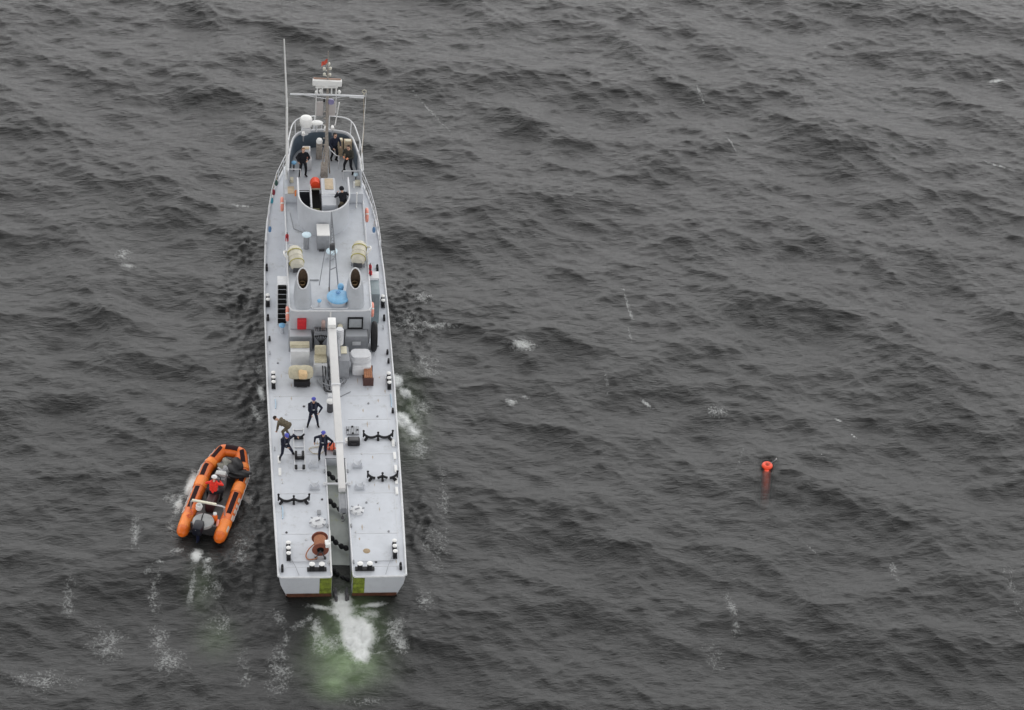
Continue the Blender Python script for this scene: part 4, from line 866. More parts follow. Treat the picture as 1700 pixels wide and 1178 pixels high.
def raft(x, y, side, label):
    root = empty('liferaft_canister', (x, y, 3.52), side * rad(-8)); tag(root, label, 'liferaft', 'liferaft canisters on the upper deck')
    tilt = Matrix.Rotation(rad(14), 3, 'X')
    for yy in (-0.4, 0.1): MB().box((0, yy, 0.1), (0.72, 0.08, 0.22), 0, 0.01).build('cradle', MID, root)
    MB().lathe((0, -0.05, 0.58), [(0.05, -0.64), (0.27, -0.62), (0.345, -0.52), (0.36, -0.05), (0.385, -0.03), (0.385, 0.03), (0.36, 0.05), (0.345, 0.52), (0.27, 0.62), (0.05, 0.64)], 26, tilt @ RX90).build('drum', mat('weathered cream plastic', (0.56, 0.53, 0.44), .6, 0, .15, 3, ((.3, .29, .26), 3., .6)), root)
    for q in (-0.33, 0.33): MB().torus(Vector((0, -0.05, 0.58)) + tilt @ Vector((0, q, 0)), 0.372, 0.022, tilt @ RX90).build('strap', mat('olive strap', (0.42, 0.38, 0.10), .7), root)
    MB().box((0, -0.62, 0.25), (0.46, 0.10, 0.3), 0, 0.02).build('release_gear', STEEL, root)
    MB().tube([(side * 0.36, 0.5, 0.6), (side * 0.55, 0.35, 0.75), (side * 0.60, 0.1, 0.8), (side * 0.42, -0.1, 0.55)], 0.05, 6).build('cover_flap', WHITE, root)
raft(-1.60, 20.9, -1, 'cream liferaft drum forward of the port funnel')
raft(1.66, 21.3, 1, 'cream liferaft drum forward of the starboard funnel')
def extinguisher(loc, label):
    root = empty('fire_extinguisher', loc); tag(root, label, 'fire extinguisher', 'red fire extinguishers on the deckhouse sides')
    MB().lathe((0, 0, 0), [(0.07, 0), (0.085, 0.02), (0.085, 0.36), (0.05, 0.43), (0.03, 0.45)], 16).build('bottle', RED, root)
    MB().box((0, -0.03, 0.50), (0.04, 0.13, 0.06), 0, 0.01).build('valve', DARK, root)
    MB().tube([(0, 0, 0.47), (0.0, -0.14, 0.40), (0.0, -0.13, 0.15)], 0.018, 6).build('hose', DARK, root)
extinguisher((-1.98, 23.0, 3.58), 'red fire extinguisher on the port upper deck edge abaft the tub')
extinguisher((2.22, 20.75, 3.3), 'red fire extinguisher on the starboard side by the raft, the forward one of two')
extinguisher((2.22, 20.25, 3.3), 'red fire extinguisher on the starboard side by the raft, the after one of two')
def soft_fender(loc, m, label, r=0.085, L=0.38):
    root = empty('hanging_fender', loc); tag(root, label, 'fender')
    MB().lathe((0, 0, 0), [(0.02, 0), (r * 0.8, 0.05), (r, 0.15), (r, L - 0.12), (r * 0.7, L - 0.03), (0.02, L)], 14).build('body', m, root)
    MB().cyl((0, 0, L - 0.02), (0, 0, L + 0.4), 0.012, n=6).build('lanyard', TAN, root)
TEAL = mat('teal plastic', (0.05, 0.32, 0.42), .5); MAROON = mat('maroon cloth', (0.28, 0.03, 0.05), .7); BLUD = mat('dull blue plastic', (0.12, 0.25, 0.45), .5)
soft_fender((-2.52, 28.75, 2.35), MAROON, 'maroon bundle hung on the port bow guard rail, the forward one'); soft_fender((-2.63, 28.2, 2.2), TEAL, 'teal fender hung on the port bow guard rail')
soft_fender((-2.78, 25.9, 2.0), BLUD, 'dull blue fender hung on the port guard rail abreast of the tub'); soft_fender((2.72, 25.85, 2.0), BLUD, 'dull blue fender hung on the starboard guard rail abreast of the tub')
soft_fender((-2.36, 29.4, 2.5), mat('dark green bundle', (0.04, 0.10, 0.08), .7), 'dark green bundle hung on the port bow guard rail below the bridge')
# timber crate
root = empty('timber_crate', (1.86, 14.3, zd(14.3) + .02)); tag(root, 'narrow orange brown timber crate with dark ends beside the grey capstan', 'crate')
for k in range(4): MB().box((-0.15 + 0.1 * k, 0, 0.50), (0.085, 0.95, 0.04), 0, 0.006).build('plank', WOOD, root)
MB().box((0, 0, 0.24), (0.40, 0.90, 0.46), 0, 0.01).build('box', WOOD, root)
for y in (-0.49, 0.49): MB().box((0, y, 0.24), (0.52, 0.07, 0.48), 0, 0.01).build('end_board', mat('dark stained timber', (0.07, 0.03, 0.025), .7, 0, .3, 8), root)
for x in (-0.23, 0.23): MB().box((x, 0, 0.06), (0.05, 0.95, 0.12)).build('runner', mat('dark stained timber', (0, 0, 0)), root)
# grating plate and black tool case
g = MB().box((0, 0, 0.04), (0.62, 0.62, 0.05), 0, 0.02)
root = empty('grating_plate', (0.92, 10.30, 1.42)); tag(root, 'square grey ribbed plate with four dark sockets beside the crane boom', 'plate')
g.build('plate', MID, root)
for k in range(7): MB().box((-0.24 + 0.08 * k, 0, 0.075), (0.03, 0.56, 0.02)).build('rib', GREY, root)
for x, y in ((0, 0.25), (0, -0.25), (-0.24, 0), (0.24, 0)): MB().cyl((x, y, 0.07), (x, y, 0.10), 0.06).build('socket', DARK, root)
root = empty('tool_case', (0.93, 9.35, 1.42)); tag(root, 'black tool case lying on the deck abaft the grey ribbed plate', 'case')
MB().box((0, 0, 0.16), (0.60, 0.42, 0.30), 0, 0.06).build('shell', DARK, root); MB().box((0, 0, 0.325), (0.46, 0.28, 0.02), 0, 0.005).build('lid', mat('charcoal plastic', (0.05, 0.05, 0.055), .5), root)
MB().box((-0.36, 0.02, 0.2), (0.12, 0.26, 0.16), 0, 0.03).build('end_grip', WHITE, root); MB().tube([(-0.1, -0.21, 0.2), (-0.1, -0.27, 0.22), (0.1, -0.27, 0.22), (0.1, -0.21, 0.2)], 0.015, 6).build('handle', STEEL, root)
# red orange float bag by the boom
root = empty('float_bag', (-0.18, 8.95, 1.42)); tag(root, 'orange red float bag lying against the crane boom beside the sailor', 'bag')
MB().sph((0, 0, 0.2), (0.32, 0.20, 0.19), 18).build('body', mat('orange red vinyl', (0.75, 0.13, 0.06), .5, 0, .15, 7, None, .01), root)
MB().torus((-0.1, 0, 0.2), 0.19, 0.02, RY90).torus((0.12, 0, 0.2), 0.185, 0.02, RY90).build('strap', DARK, root)
MB().box((0.18, -0.35, 0.1), (0.2, 0.2, 0.2), 0, 0.04).build('weight', STEEL, root)
# hose reel
root = empty('hose_reel', (-0.98, 1.72, 1.42)); tag(root, 'rusty red hose reel with a slack hose loop by the stern slot', 'hose reel')
fr = MB()
for y in (-0.52, 0.50):
    for x in (-0.22, 0.22): fr.cyl((x, y, 0), (x * 0.3, y, 0.42), 0.03, n=8)
fr.cyl((0, -0.55, 0.42), (0, 0.55, 0.42), 0.04); fr.box((-0.22, -0.52, 0.03), (0.1, 0.14, 0.07)).box((0.22, -0.52, 0.03), (0.1, 0.14, 0.07)); fr.build('frame', STEEL, root)
for y in (-0.40, 0.42): MB().cyl((0, y - 0.02, 0.45), (0, y + 0.02, 0.45), 0.36, n=28).torus((0, y, 0.45), 0.36, 0.03, RX90).build('flange', BROWN, root)
MB().cyl((0, -0.45, 0.45), (0, -0.41, 0.45), 0.16, n=20).build('hub', BLACK, root)
for k in range(9): MB().torus((0, -0.32 + 0.08 * k, 0.45), 0.25, 0.042, RX90).build('hose_turn', HOSE, root)
MB().tube(smooth_path([(-0.2, -0.1, 0.62), (-0.5, -0.15, 0.3), (-0.66, -0.35, 0.06), (-0.55, -0.62, 0.05), (-0.2, -0.58, 0.06), (-0.15, -0.4, 0.15)], 6), 0.03, 8).build('loose_hose', HOSE, root)
MB().box((0.33, -0.30, 0.72), (0.24, 0.34, 0.22), 0.1, 0.03).build('motor_cover', WHITE, root)
# rope coil near the trolley
root = empty('rope_coil', (-0.86, 8.85, 1.42)); tag(root, 'thin pale rope lying in a loop on deck between the sailors', 'rope')
pts = [(0.38 * math.cos(a) * (1 + .1 * math.sin(3 * a)), 0.26 * math.sin(a) + 0.03 * math.sin(2.3 * a), 0.02 + 0.004 * a) for a in np.linspace(0, 12.0, 60)]
MB().tube(pts, 0.014, 6).build('loop', mat('pale rope', (0.45, 0.40, 0.30), .8), root)
MB().tube([(0.38, 0, 0.03), (0.5, 0.3, 0.02), (0.15, 0.5, 0.02), (-0.1, 0.55, 0.02)], 0.014, 6).build('tail', mat('pale rope', (0, 0, 0)), root)

# ------------------------------------------------------------------ rubber boat
BA = rad(-15); BL = Vector((-6.52, 3.95, 0.0))
bz = water_z(-5.9, 6.5) + 0.02
boat = empty('rubber_boat', (BL.x, BL.y, bz), BA); tag(boat, 'orange inflatable boat with black anti slip patches running beside the ship', 'boat')
def tube_center(s):   # half path, s from 0 stern to 1 bow middle
    P = [(-0.90, 0.30, 0.34), (-0.92, 1.5, 0.34), (-0.92, 3.0, 0.35), (-0.92, 4.2, 0.38), (-0.88, 4.75, 0.42), (-0.66, 5.4, 0.52), (-0.48, 5.88, 0.60), (-0.40, 5.97, 0.62), (-0.2, 5.99, 0.63), (0.0, 5.99, 0.64)]
    return P
half = tube_center(0); full = half + [(-x, y, z) for x, y, z in half[-2::-1]]
full_s = [Vector(p) for p in smooth_path(full, 5)]
tip = lambda sx: [Vector((sx * 0.91, -0.12, 0.34)), Vector((sx * 0.905, -0.02, 0.34)), Vector((sx * 0.90, 0.10, 0.34))]
cen = tip(-1) + full_s + tip(1)[::-1]; rr = [0.12, 0.22, 0.28] + [0.30] * len(full_s) + [0.28, 0.22, 0.12]
tubes = MB().tube(cen, rr, 20).build('buoyancy_tube', ORANGE, boat)
Ls = [0.0]
for a_, b_ in zip(full_s, full_s[1:]): Ls.append(Ls[-1] + (b_ - a_).length)
def along(d):
    d = max(0, min(d, Ls[-1]))
    for i in range(len(full_s) - 1):
        if d <= Ls[i + 1]:
            t = (d - Ls[i]) / (Ls[i + 1] - Ls[i]); return full_s[i].lerp(full_s[i + 1], t), (full_s[i + 1] - full_s[i]).normalized()
    return full_s[-1], (full_s[-1] - full_s[-2]).normalized()
def sleeve(d0, d1, a0, a1, r, name, m, parent=tubes, n=10, k=14):
    # patch on the tube: angles in degrees, 0 outboard, 90 top, 180 inboard
    b = MB(); rows = []
    for i in range(n + 1):
        c_, t_ = along(d0 + (d1 - d0) * i / n); out = t_.cross(Vector((0, 0, 1))).normalized() * -1
        up = out.cross(t_).normalized()
        if up.z < 0: up = -up
        rows.append([b.bm.verts.new(c_ + (out * math.cos(rad(a0 + (a1 - a0) * j / k)) + up * math.sin(rad(a0 + (a1 - a0) * j / k))) * r) for j in range(k + 1)])
    for A, B in zip(rows, rows[1:]):
        for j in range(k): b.bm.faces.new((A[j], A[j + 1], B[j + 1], B[j]))
    return b.build(name, m, parent)
TOT = Ls[-1]
for d0, d1 in ((1.30, 2.85), (3.65, 4.5), (4.98, 5.75)):
    sleeve(d0, d1, 60, 104, 0.307, 'anti_slip_patch', NONSKID); sleeve(TOT - d1, TOT - d0, 60, 104, 0.307, 'anti_slip_patch', NONSKID)
sleeve(TOT / 2 - 0.30, TOT / 2 + 0.30, 55, 125, 0.307, 'anti_slip_patch', NONSKID, n=16)
for d0, d1 in ((2.95, 3.6), (4.62, 4.92)):
    sleeve(d0, d1, -60, 240, 0.322, 'wrap_band', ORANGEL, k=22); sleeve(TOT - d1, TOT - d0, -60, 240, 0.322, 'wrap_band', ORANGEL, k=22)
sleeve(-0.0, 0.9, -80, 260, 0.307, 'end_cap', ORANGEL, k=24); sleeve(TOT - 0.9, TOT, -80, 260, 0.307, 'end_cap', ORANGEL, k=24)
for d0, d1 in ((1.0, 1.25), (1.35, 1.75), (1.85, 2.2), (2.3, 2.75), (3.7, 4.4)): sleeve(d0, d1, 18, 44, 0.309, 'side_mark', mat('dirty white vinyl', (0.62, 0.52, 0.44), .6, 0, .1, 9, (RUST, 8., .5)), n=4, k=4)
for d0, d1 in ((0.15, 0.55), (1.0, 1.35), (1.5, 1.8), (1.9, 2.15), (2.3, 2.6), (3.7, 4.5)): sleeve(TOT - d1, TOT - d0, 14, 42, 0.309, 'side_mark', mat('dirty white vinyl', (0, 0, 0)), n=4, k=4)
MB().tube(cen, [max(0.0, r_ * 0.25) for r_ in rr], 6).xf(Matrix.Translation((0, 0, -0.2))).build('rubbing_strake', DARK, tubes)
# rope grab line
for side in (0, 1):
    gl = MB()
    for k in range(12):
        d0 = 1.0 + k * 0.38; ps = []
        for j in range(5):
            d = d0 + 0.38 * j / 4; dd = d if side == 0 else TOT - d
            c_, t_ = along(dd); out = t_.cross(Vector((0, 0, 1))).normalized() * -1; ps.append(c_ + out * 0.33 + Vector((0, 0, 0.10 - 0.08 * math.sin(math.pi * j / 4))))
        gl.tube(ps, 0.018, 5)
    gl.build('grab_line', RAIL, tubes)
fp = [(-0.78, 0.55), (0.78, 0.55), (0.78, 4.3), (0.62, 5.1), (0.34, 5.7), (-0.34, 5.7), (-0.62, 5.1), (-0.78, 4.3)]
MB().prism(fp, -0.05, 0.16).build('floor', FLOORB, boat)
hl = MB(); hl.prism([(-0.7, 0.5), (0.7, 0.5), (0.65, 4.6), (0, 5.6), (-0.65, 4.6)], -0.35, -0.04); hl.build('hull', MID, boat)
MB().box((0, 0.55, 0.34), (1.24, 0.08, 0.62), 0, 0.02).build('transom', STEEL, boat)
MB().lathe((-0.04, 0.72, 0.62), [(0.50, -0.05), (0.52, 0.02), (0.50, 0.10), (0.30, 0.14), (0, 0.15)], 32).build('well_cover', mat('grey rubber cover', (0.33, 0.335, 0.335), .6), boat)
# outboard motor
ob = MB().box((0, 0.28, 0.72), (0.50, 0.72, 0.50), 0, 0.16).build('outboard_motor', mat('black cowl', (0.010, 0.011, 0.018), .35), boat); ob.location = (-0.14, -0.12, 0.0)
MB().cyl((0, 0.22, 0.52), (0, 0.18, -0.35), 0.09, 0.07).box((0, 0.14, -0.15), (0.10, 0.28, 0.4), 0, 0.04).build('leg', NAVY, ob)
MB().box((0, 0.55, 0.45), (0.26, 0.18, 0.35), 0, 0.03).build('bracket', STEEL, ob)
MB().box((0.19, 0.26, 0.78), (0.02, 0.34, 0.05), 0, 0.005).build('cowl_stripe', WHITE, ob); MB().sph((-0.04, -0.02, 0.85), (0.07, 0.05, 0.04), 12).build('cowl_latch', WHITE, ob)
MB().tube([(0.05, 0.55, 0.75), (0.0, 1.0, 0.78), (-0.02, 1.35, 0.7)], 0.03, 6).build('tiller_cables', DARK, ob)
# roll bar, console, seat
rb = MB().tube(smooth_path([(-0.86, 1.5, 0.55), (-0.84, 1.5, 1.0), (-0.72, 1.5, 1.12), (0.0, 1.48, 1.14), (0.72, 1.46, 1.12), (0.80, 1.44, 1.0), (0.82, 1.42, 0.55)], 5), 0.045, 8)
rb = rb.build('roll_bar', SILVER, boat); MB().box((-0.2, 1.49, 1.18), (1.2, 0.12, 0.07), rad(-1), 0.02).build('bar_pad', mat('cream vinyl', (0.68, 0.65, 0.52), .5), rb)
MB().cyl((-0.46, 1.42, 0.78), (-0.40, 1.40, 0.98), 0.15, 0.15, 20).torus((-0.43, 1.40, 1.0), 0.11, 0.05).build('horseshoe_light', WHITE, rb)
MB().box((-0.08, 2.55, 0.46), (0.42, 1.3, 0.6), 0, 0.10).build('jockey_seat', mat('dark red brown vinyl', (0.05, 0.018, 0.02), .5), boat)
cn = MB().box((-0.02, 3.75, 0.55), (0.60, 0.50, 0.80), 0, 0.08).build('console', mat('mid grey plastic', (0.16, .16, .17), .5), boat)
MB().torus((-0.08, 3.45, 1.0), 0.17, 0.022, Matrix.Rotation(rad(60), 3, 'X')).build('steering_wheel', DARK, cn)
MB().box((0.0, 3.85, 1.02), (0.5, 0.28, 0.14), 0, 0.04).build('windshield', mat('pale scratched perspex', (0.45, 0.45, 0.44), .3), cn)
MB().box((-0.1, 1.15, 0.35), (0.9, 0.6, 0.35), 0, 0.08).build('aft_locker', mat('dark red plastic', (0.10, 0.015, 0.015), .5), boat)
bt = MB().lathe((0.42, 1.15, 0.30), [(0.10, 0), (0.12, 0.04), (0.12, 0.42), (0.07, 0.52), (0.04, 0.56)], 18).build('fuel_bottle', ORANGE, boat); MB().lathe((0.42, 1.15, 0.84), [(0.09, 0), (0.09, 0.07), (0, 0.09)], 14).build('bottle_cap', WHITE, bt)
MB().box((0.60, 0.95, 0.40), (0.14, 0.5, 0.25), 0.2, 0.04).build('paddle_bag', PINK, boat)
MB().tube(smooth_path([(-0.8, 1.3, 0.7), (-0.65, 1.1, 0.66), (-0.9, 0.95, 0.68), (-0.7, 0.8, 0.66)], 4), 0.02, 6).build('cord', mat('red cord', (.6, .08, .04), .6), boat)
def lump(loc, r, m, name, seed, amp=0.25):
    rnd = random.Random(seed); b = MB(); q = bmesh.ops.create_icosphere(b.bm, subdivisions=4, radius=1.0)
    ph = [(rnd.uniform(2, 6), rnd.uniform(2, 6), rnd.uniform(2, 6), rnd.uniform(0, 6)) for _ in range(5)]
    for v_ in b.bm.verts:
        d_ = 1 + amp * sum(math.sin(a * v_.co.x + b2 * v_.co.y + c_ * v_.co.z + e) for a, b2, c_, e in ph) / 5
        v_.co = Vector((v_.co.x * r[0] * d_, v_.co.y * r[1] * d_, v_.co.z * r[2] * d_))
    o = b.build(name, m); o.parent = None; o.location = loc
    return o
def boat_pt(x, y, z):
    return Matrix.Translation((BL.x, BL.y, bz)) @ Matrix.Rotation(BA, 4, 'Z') @ Vector((x, y, z))
tag(lump(boat_pt(-0.02, 4.95, 0.50), (0.36, 0.42, 0.30), GEAR, 'gear_bag', 1, 0.5), 'crumpled grey green gear bag in the bow of the orange boat', 'bag')
tag(lump(boat_pt(0.02, 4.35, 0.62), (0.30, 0.36, 0.26), mat('light grey webbing', (0.30, 0.30, 0.31), .8, 0, .7, 14, None, .02), 'cargo_net', 2, 0.6), 'light grey heap of netting behind the bow bag of the orange boat', 'net')
tag(lump(boat_pt(0.52, 4.75, 0.74), (0.34, 0.62, 0.30), DARK, 'dive_bag', 3, 0.4), 'large black bag in the starboard bow of the orange boat', 'bag')
tag(lump(boat_pt(0.80, 4.35, 0.74), (0.52, 0.30, 0.16), DARK, 'wetsuit', 4, 0.4), 'black wetsuit slung over the starboard tube of the orange boat', 'wetsuit')

# ------------------------------------------------------------------ floating recovery marker
wz = water_z(*BUOY)
root = empty('marker_float', (BUOY[0], BUOY[1], wz)); tag(root, 'orange red ring float alone in the open sea right of the ship', 'float')
MB().torus((0, 0, 0.06), 0.17, 0.105, n=32, k=14).build('collar', ORED, root)
MB().lathe((0, 0, 0.0), [(0.14, -0.1), (0.15, 0.10), (0.09, 0.16), (0.05, 0.24), (0, 0.25)], 20).build('nose', mat('dark orange plastic', (.5, .07, .03), .5), root)
tx = Matrix.Rotation(rad(6), 3, 'Y')
MB().lathe((0, -0.05, -0.12), [(0.02, -3.9), (0.12, -3.7), (0.20, -3.1), (0.23, -1.5), (0.23, -0.3), (0.15, 0.0)], 24, Matrix.Rotation(rad(-11), 3, 'Z') @ Matrix.Rotation(rad(-79), 3, 'X')).build('submerged_body', ORED, root)
MB().cyl((0.15, 0.05, 0.15), (0.46, 0.16, 0.34), 0.012, n=6).build('stick', MID, root)
MB().box((0.44, 0.15, 0.38), (0.05, 0.02, 0.10), 0.4, 0.01).build('tally', WHITE, root)

# ------------------------------------------------------------------ people
SKIN = mat('skin', (0.56, 0.34, 0.25), 0.55, 0, 0.06, 20)
CLOTH = {}
def cloth(nm, col): 
    return mat(nm, col, 0.85, 0, 0.3, 14, None, 0.006)
BOOTM = cloth('black boots', (0.012, 0.012, 0.013)); EYEM = mat('eye', (0.02, 0.015, 0.012), .3); LIP = mat('lip', (0.42, 0.17, 0.14), .5)
def ik(a, b, l1, l2, pole):
    a = Vector(a); b = Vector(b); d = b - a; D = min(d.length, (l1 + l2) * 0.999); u = d.normalized(); b = a + u * D
    x = (l1 * l1 - l2 * l2 + D * D) / (2 * D); hgt = math.sqrt(max(l1 * l1 - x * x, 0)); p = Vector(pole); p = (p - u * p.dot(u)).normalized()
    return a + u * x + p * hgt, b
def person(loc, heading, label, top, bot, pose, hair=None, cap=None, vest=None, hood=None, group=None, gloves=None, bag=None, cs=1.0):
    """local frame: x right, y the way the person faces, z up; heading turns +y, degrees counter clockwise"""
    mats = [SKIN, top, bot, BOOTM, EYEM, LIP, gloves or SKIN]
    segs = []   # (a, b, ra, rb, mat index)
    S = lambda a, b, ra, rb, m: segs.append((Vector(a), Vector(b), ra, rb, m))
    pel = Vector(pose.get('pelvis', (0, 0, 0.95))); lean = rad(pose.get('lean', 4)); side = rad(pose.get('side', 0)); tw = rad(pose.get('twist', 0))
    up = Vector((math.sin(side), math.sin(lean), math.cos(lean) * math.cos(side))).normalized(); rt = Vector((math.cos(tw), math.sin(tw), 0)); rt = (rt - up * rt.dot(up)).normalized(); fw = up.cross(rt)
    P = lambda x, y, z: pel + rt * x + fw * y + up * z
    # trunk
    S(P(-0.09, 0, -0.02), P(0.09, 0, -0.02), 0.125, 0.125, 2); S(P(-0.07, 0, 0.14), P(0.07, 0, 0.14), 0.13, 0.13, 1)
    S(P(-0.09, 0.01, 0.30), P(0.09, 0.01, 0.30), 0.13, 0.13, 1); S(P(-0.13, 0, 0.44), P(0.13, 0, 0.44), 0.105, 0.105, 1); S(P(0, 0, 0), P(0, 0, 0.4), 0.13, 0.13, 1)
    neck = P(0, 0.0, 0.52); hl = rad(pose.get('nod', 10)); ht = rad(pose.get('turn', 0))
    hup = (up * math.cos(hl) + fw * math.sin(hl)).normalized(); hf = (fw * math.cos(hl) - up * math.sin(hl)).normalized()
    hr = hf.cross(hup).normalized(); hf2 = hf * math.cos(ht) - hr * math.sin(ht); hr = hf2.cross(hup).normalized(); hf = hf2
    Hc = neck + hup * 0.19 + hf * 0.025
    Q = lambda x, y, z: Hc + hr * x + hf * y + hup * z
    S(neck - up * 0.05, neck + hup * 0.09, 0.062, 0.056, 0)
    S(Q(0, -0.015, 0.03), Q(0, -0.02, 0.035), 0.092, 0.088, 0); S(Q(0, 0.03, 0.0), Q(0, 0.025, -0.06), 0.068, 0.055, 0)
    S(Q(0, 0.05, -0.085), Q(0, 0.03, -0.08), 0.03, 0.04, 0); S(Q(0, 0.09, 0.01), Q(0, 0.112, -0.025), 0.010, 0.017, 0)
    for s in (-1, 1):
        S(Q(s * 0.086, -0.005, 0.0), Q(s * 0.09, -0.012, -0.03), 0.018, 0.012, 0); S(Q(s * 0.032, 0.083, 0.012), Q(s * 0.034, 0.083, 0.012), 0.014, 0.014, 4)
    S(Q(-0.018, 0.084, -0.055), Q(0.018, 0.084, -0.055), 0.012, 0.012, 5)
    # arms with hands
    for s, key in ((-1, 'handL'), (1, 'handR')):
        sh = P(s * 0.205, 0, 0.45); tgt = Vector(pose.get(key, (s * 0.28, 0.12, 0.88)))
        el, wr = ik(sh, tgt, 0.30, 0.26, pose.get('pole' + key[-1], (s * 0.6, -0.8, -0.2)))
        S(sh, el, 0.074, 0.056, 1); S(el, wr, 0.056, 0.040, 1)
        hd = (wr - el).normalized(); pn = Vector((-s, 0, 0)) + Vector((0, 0.3, 0)); side_ = hd.cross(pn).normalized(); pn = side_.cross(hd).normalized()
        gi = 6 if gloves else 0
        S(wr, wr + hd * 0.03, 0.030, 0.030, gi); S(wr + hd * 0.04 - side_ * 0.022, wr + hd * 0.09 - side_ * 0.028, 0.021, 0.018, gi); S(wr + hd * 0.04 + side_ * 0.022, wr + hd * 0.09 + side_ * 0.028, 0.021, 0.018, gi); S(wr + hd * 0.05, wr + hd * 0.09, 0.02, 0.018, gi)
        for j, (o_, L_) in enumerate(((-0.036, 0.062), (-0.013, 0.074), (0.012, 0.070), (0.034, 0.054))):
            b0 = wr + hd * 0.09 + side_ * o_; b1 = b0 + hd * L_ * 0.5 + side_ * o_ * 0.25 + pn * 0.010; b2 = b1 + hd * L_ * 0.38 + pn * 0.028
            S(b0, b1, 0.0105, 0.0098, gi); S(b1, b2, 0.0098, 0.0088, gi)
        t0 = wr + hd * 0.035 - side_ * 0.035; t1 = t0 + hd * 0.032 - side_ * 0.035 + pn * 0.012; S(t0, t1, 0.014, 0.012, gi); S(t1, t1 + hd * 0.032 - side_ * 0.006 + pn * 0.014, 0.012, 0.010, gi)
    # legs with boots
    for s, key in ((-1, 'footL'), (1, 'footR')):
        hip = P(s * 0.095, 0, -0.04); ft = Vector(pose.get(key, (s * 0.13, 0, 0)) ) + Vector((0, 0, 0.09))
        kn, an = ik(hip, ft, 0.44, 0.43, pose.get('knee' + key[-1], (s * 0.15, 1, 0)))
        S(hip, kn, 0.100, 0.070, 2); S(kn, an + (kn - an) * 0.3, 0.068, 0.056, 2); S(an + (kn - an) * 0.35, an, 0.058, 0.054, 3)
        td = Vector(pose.get('toe' + key[-1], (s * 0.3, 1, 0))).normalized()
        S(an + Vector((0, 0, -0.04)) - td * 0.05, an + Vector((0, 0, -0.05)) + td * 0.14, 0.045, 0.040, 3); S(an + Vector((0, 0, -0.05)) - td * 0.06, an, 0.045, 0.05, 3)
    b = MB()
    for a_, c_, ra, rb, m_ in segs:
        if (c_ - a_).length > 1e-3: b.cyl(a_, c_, ra, rb, 14)
        nn = 12 if ra > 0.03 else 8
        b.sph(a_, ra, nn); b.sph(c_, rb, nn)
    me0 = bpy.data.meshes.new('tmp'); b.bm.to_mesh(me0); b.bm.free()
    ob_ = bpy.data.objects.new('tmp', me0); C.objects.link(ob_)
    md = ob_.modifiers.new('r', 'REMESH'); md.mode = 'VOXEL'; md.voxel_size = 0.0115; md.use_smooth_shade = True
    sm_ = ob_.modifiers.new('s', 'SMOOTH'); sm_.factor = 0.4; sm_.iterations = 2
    dg = bpy.context.evaluated_depsgraph_get(); dg.update()
    me = bpy.data.meshes.new_from_object(ob_.evaluated_get(dg)); bpy.data.objects.remove(ob_); me.name = 'person'
    for m_ in mats: me.materials.append(m_)
    n = len(me.polygons); cen_ = np.empty(n * 3, np.float32); me.polygons.foreach_get('center', cen_); cen_ = cen_.reshape(-1, 3)
    best = np.full(n, 1e9); lab = np.zeros(n, np.int32)
    for a_, c_, ra, rb, m_ in segs:
        A = np.array(a_); D = np.array(c_) - A; L2 = max(D @ D, 1e-9); t_ = np.clip(((cen_ - A) @ D) / L2, 0, 1)
        dist = np.linalg.norm(cen_ - A - t_[:, None] * D, axis=1) - (ra + (rb - ra) * t_) - (0.012 if m_ in (4, 5) else 0)
        q_ = dist < best; best[q_] = dist[q_]; lab[q_] = m_
    me.polygons.foreach_set('material_index', lab); me.polygons.foreach_set('use_smooth', [True] * n)
    o = bpy.data.objects.new('person', me); C.objects.link(o); o.location = loc; o.rotation_euler = (0, 0, rad(heading))
    tag(o, label, 'person', group)
    R3 = Matrix((hr, hf, hup)).transposed()
    def shell(c0, rx, ry, rz_, zmin, m_, name, ymax=9, parent=o):
        bb = MB(); bb.sph((0, 0, 0), (rx, ry, rz_), 22)
        dele = [v_ for v_ in bb.bm.verts if v_.co.z < zmin or (v_.co.y > ymax and v_.co.z < rz_ * 0.62)]
        bmesh.ops.delete(bb.bm, geom=dele, context='VERTS')
        bmesh.ops.transform(bb.bm, matrix=Matrix.Translation(c0) @ R3.to_4x4(), verts=bb.bm.verts)
        return bb.build(name, m_, parent)
    if hair: shell(Q(0, -0.022, 0.036), 0.102, 0.108, 0.104, -0.05, hair, 'hair', 0.05)
    if cap:
        shell(Q(0, -0.022, 0.05), 0.112 * cs, 0.116 * cs, 0.098 * cs, 0.0, cap, 'helmet' if cs > 1 else 'cap')
        MB().box((0, 0, 0), (0.12, 0.05, 0.012), 0, 0.005).xf(Matrix.Translation(Q(0, 0.105, 0.062)) @ R3.to_4x4()).build('cap_peak', cap, o)
    if hood: shell(Q(0, -0.03, 0.02), 0.13, 0.14, 0.14, -0.10, hood, 'hood', 0.08)
    T3 = Matrix((rt, fw, up)).transposed()
    if vest:
        vb = MB()
        for s in (-1, 1): vb.box((s * 0.10, 0.125, 0.33), (0.10, 0.06, 0.36), 0, 0.025).box((s * 0.10, -0.115, 0.35), (0.12, 0.04, 0.30), 0, 0.02).tube([(s * 0.09, 0.13, 0.46), (s * 0.11, 0.06, 0.56), (s * 0.11, -0.04, 0.565), (s * 0.10, -0.11, 0.48)], 0.03, 8)
        vb.box((0, 0.145, 0.20), (0.30, 0.03, 0.05), 0, 0.01)
        vb.xf(Matrix.Translation(pel) @ T3.to_4x4()).build('life_vest', vest, o)
        MB().box((0, 0.165, 0.21), (0.10, 0.02, 0.05), 0, 0.005).xf(Matrix.Translation(pel) @ T3.to_4x4()).build('vest_buckle', RAIL, o)
